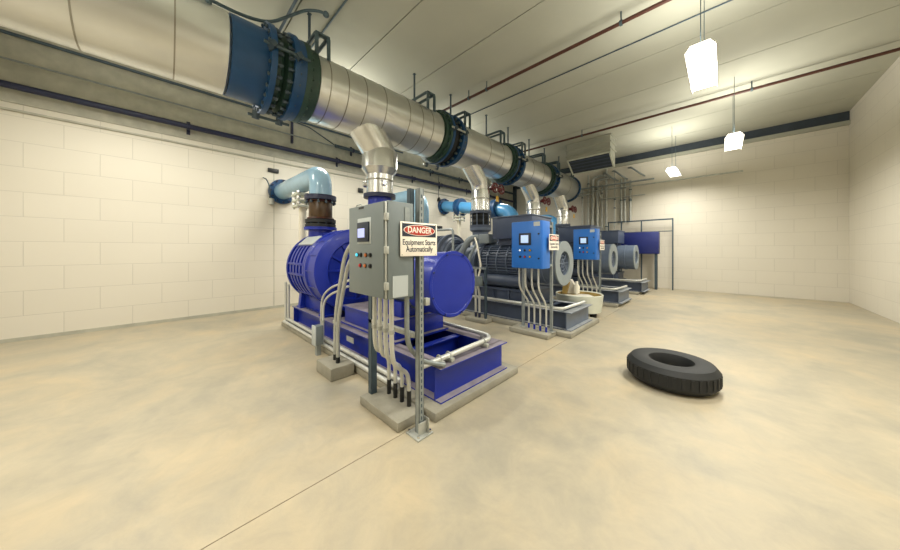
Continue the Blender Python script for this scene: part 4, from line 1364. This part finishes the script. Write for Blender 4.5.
# ------------------------------------------------------------------ pipework on the end wall
ge = 'upright pipes on the end wall'
for x, r, z0, z1, lb in ((-4.36, 0.035, 0.0, 4.9, 'slim upright pipe on end wall, first right of the header flange'), (-4.18, 0.06, 0.0, 4.75, 'thick upright pipe on end wall, left of the thick pair'),
                         (-3.98, 0.06, 0.0, 4.6, 'thick upright pipe on end wall, right of the thick pair'), (-3.62, 0.045, 0.0, 5.05, 'single upright pipe on end wall, below the hood middle'),
                         (-3.05, 0.04, 2.7, 4.5, 'upright pipe on end wall, left one over the dark rail'), (-2.92, 0.04, 2.7, 4.5, 'upright pipe on end wall, middle one over the dark rail'),
                         (-2.72, 0.04, 2.7, 4.4, 'upright pipe on end wall, right one over the dark rail'),
                         (-3.80, 0.03, 0.0, 4.4, 'slim upright pipe on end wall between the thick pair and the single pipe'), (-4.62, 0.03, 0.0, 4.3, 'slim upright pipe on end wall, just behind the header flange'),
                         (-3.3, 0.025, 2.4, 4.95, 'thin tall upright pipe on end wall above the pale panel box')):
    t = thing('upright_pipe', (x, YE - 0.12, z0), lb, 'pipe', ge)
    pts = [(x, YE - 0.12, z0), (x, YE - 0.12, z1)]
    if z1 in (4.75, 4.6):
        pts.append((x + 0.5, YE - 0.14, z1 + 0.02))
    MB().tube(rounded(pts, 0.15), r, 12).build('tube', 'galv', t)
    for zz in (z0 + 0.9, (z0 + z1) / 2, z1 - 0.4):
        b = MB(); b.ring((x, YE - 0.12, zz), 'Z', -0.02, 0.02, r + 0.015, r - 0.004, 12); b.b2(x - 0.015, x + 0.015, YE - 0.12 + r, YE - 0.004, zz - 0.015, zz + 0.015); b.build('pipe_clamp', 'dark_steel', t)
gr = 'level pipes on the end wall'
for x0, x1, z, yy, r, lb in ((-4.8, -1.9, 4.30, YE - 0.22, 0.035, 'level pipe crossing the end wall, highest below the hood'), (-4.7, 0.5, 4.12, YE - 0.24, 0.03, 'level pipe crossing the end wall, middle one'),
                             (-3.95, -2.2, 3.72, YE - 0.22, 0.025, 'level pipe crossing the end wall, lowest one'), (-5.6, -4.2, 4.0, YE - 0.2, 0.035, 'level pipe on end wall behind the header flange')):
    tag(MB().tube([(x0, yy, z), (x1, yy, z)], r, 10).build('level_pipe', 'strut' if z > 4.2 else 'galv'), lb, 'pipe', gr)
gs = 'slanted braces on the end wall'
for x, z, lb in ((-3.5, 4.62, 'slanted pipe brace on end wall right under the hood, left'), (-3.15, 4.64, 'slanted pipe brace on end wall right under the hood, middle'), (-2.55, 4.66, 'slanted pipe brace on end wall, right of the hood')):
    tag(MB().tube(rounded([(x - 0.25, YE - 0.02, z + 0.28), (x - 0.1, YE - 0.35, z + 0.2), (x + 0.2, YE - 0.4, z - 0.1), (x + 0.3, YE - 0.02, z - 0.15)], 0.1), 0.035, 8).build('pipe_brace', 'strut'), lb, 'pipe', gs)
tag(MB().tube(rounded([(-3.95, YE - 0.2, 4.55), (-3.85, YE - 0.2, 3.85), (-3.7, YE - 0.2, 3.70), (-3.2, YE - 0.2, 3.72)], 0.12), 0.022, 8).build('bent_pipe', 'conduit'), 'thin bent pipe on end wall beside the single upright pipe', 'pipe')
t = thing('guard_rail', (-2.4, 13.25, 0), 'dark guard rail standing before the end wall at right', 'rail')
MB().b2(-3.5, -1.3, 13.28, 13.33, 2.64, 2.69).build('top_rail', 'dark_steel', t)
MB().b2(-3.5, -1.3, 13.29, 13.32, 2.2, 2.23).build('mid_rail', 'dark_steel', t)
for x in (-3.48, -3.0, -2.3, -1.32):
    MB().b2(x - 0.02, x + 0.02, 13.285, 13.325, 0, 2.66).build('post', 'dark_steel', t)
t = thing('wall_panel_box', (-3.55, 13.5, 1.4), 'tall pale grey panel box on the end wall', 'panel')
MB().b2(-3.60, -3.22, YE - 0.14, YE, 1.35, 2.35, 0.01).build('box_body', 'cab_pale', t)
MB().b2(-3.58, -3.24, YE - 0.155, YE - 0.14, 1.38, 2.32, 0.004).build('door', 'offwhite', t)
t = thing('blue_tank', (-2.6, 13.0, 0), 'dark blue boxy tank before the end wall beyond the last blower', 'tank')
MB().b2(-3.15, -1.7, 13.0, 13.26, 1.35, 2.2, 0.03).build('tank_body', 'blue_dark', t)
for x in (-3.05, -1.8):
    MB().b2(x - 0.04, x + 0.04, 13.05, 13.2, 0, 1.37).build('leg', 'dark_steel', t)

# ------------------------------------------------------------------ black tyre on the floor at right
t = thing('tyre', (-0.42, 4.06, 0.0), 'black rubber tyre lying on the floor at the right edge', 'tyre')
MB().lathe((-0.42, 4.06, 0), 'Z', [(0.02, 0.21), (0.0, 0.30), (0.02, 0.38), (0.07, 0.42), (0.20, 0.42), (0.25, 0.38), (0.27, 0.30), (0.25, 0.21), (0.20, 0.19), (0.07, 0.19)], 48, True).build('tread', 'rubber', t)
b = MB()
for k in range(36):
    a = 2 * PI * k / 36
    b.box((-0.42 + 0.42 * math.cos(a), 4.06 + 0.42 * math.sin(a), 0.135), (0.014, 0.03, 0.11), 0, rz=a)
b.build('tread_blocks', 'rubber', t)
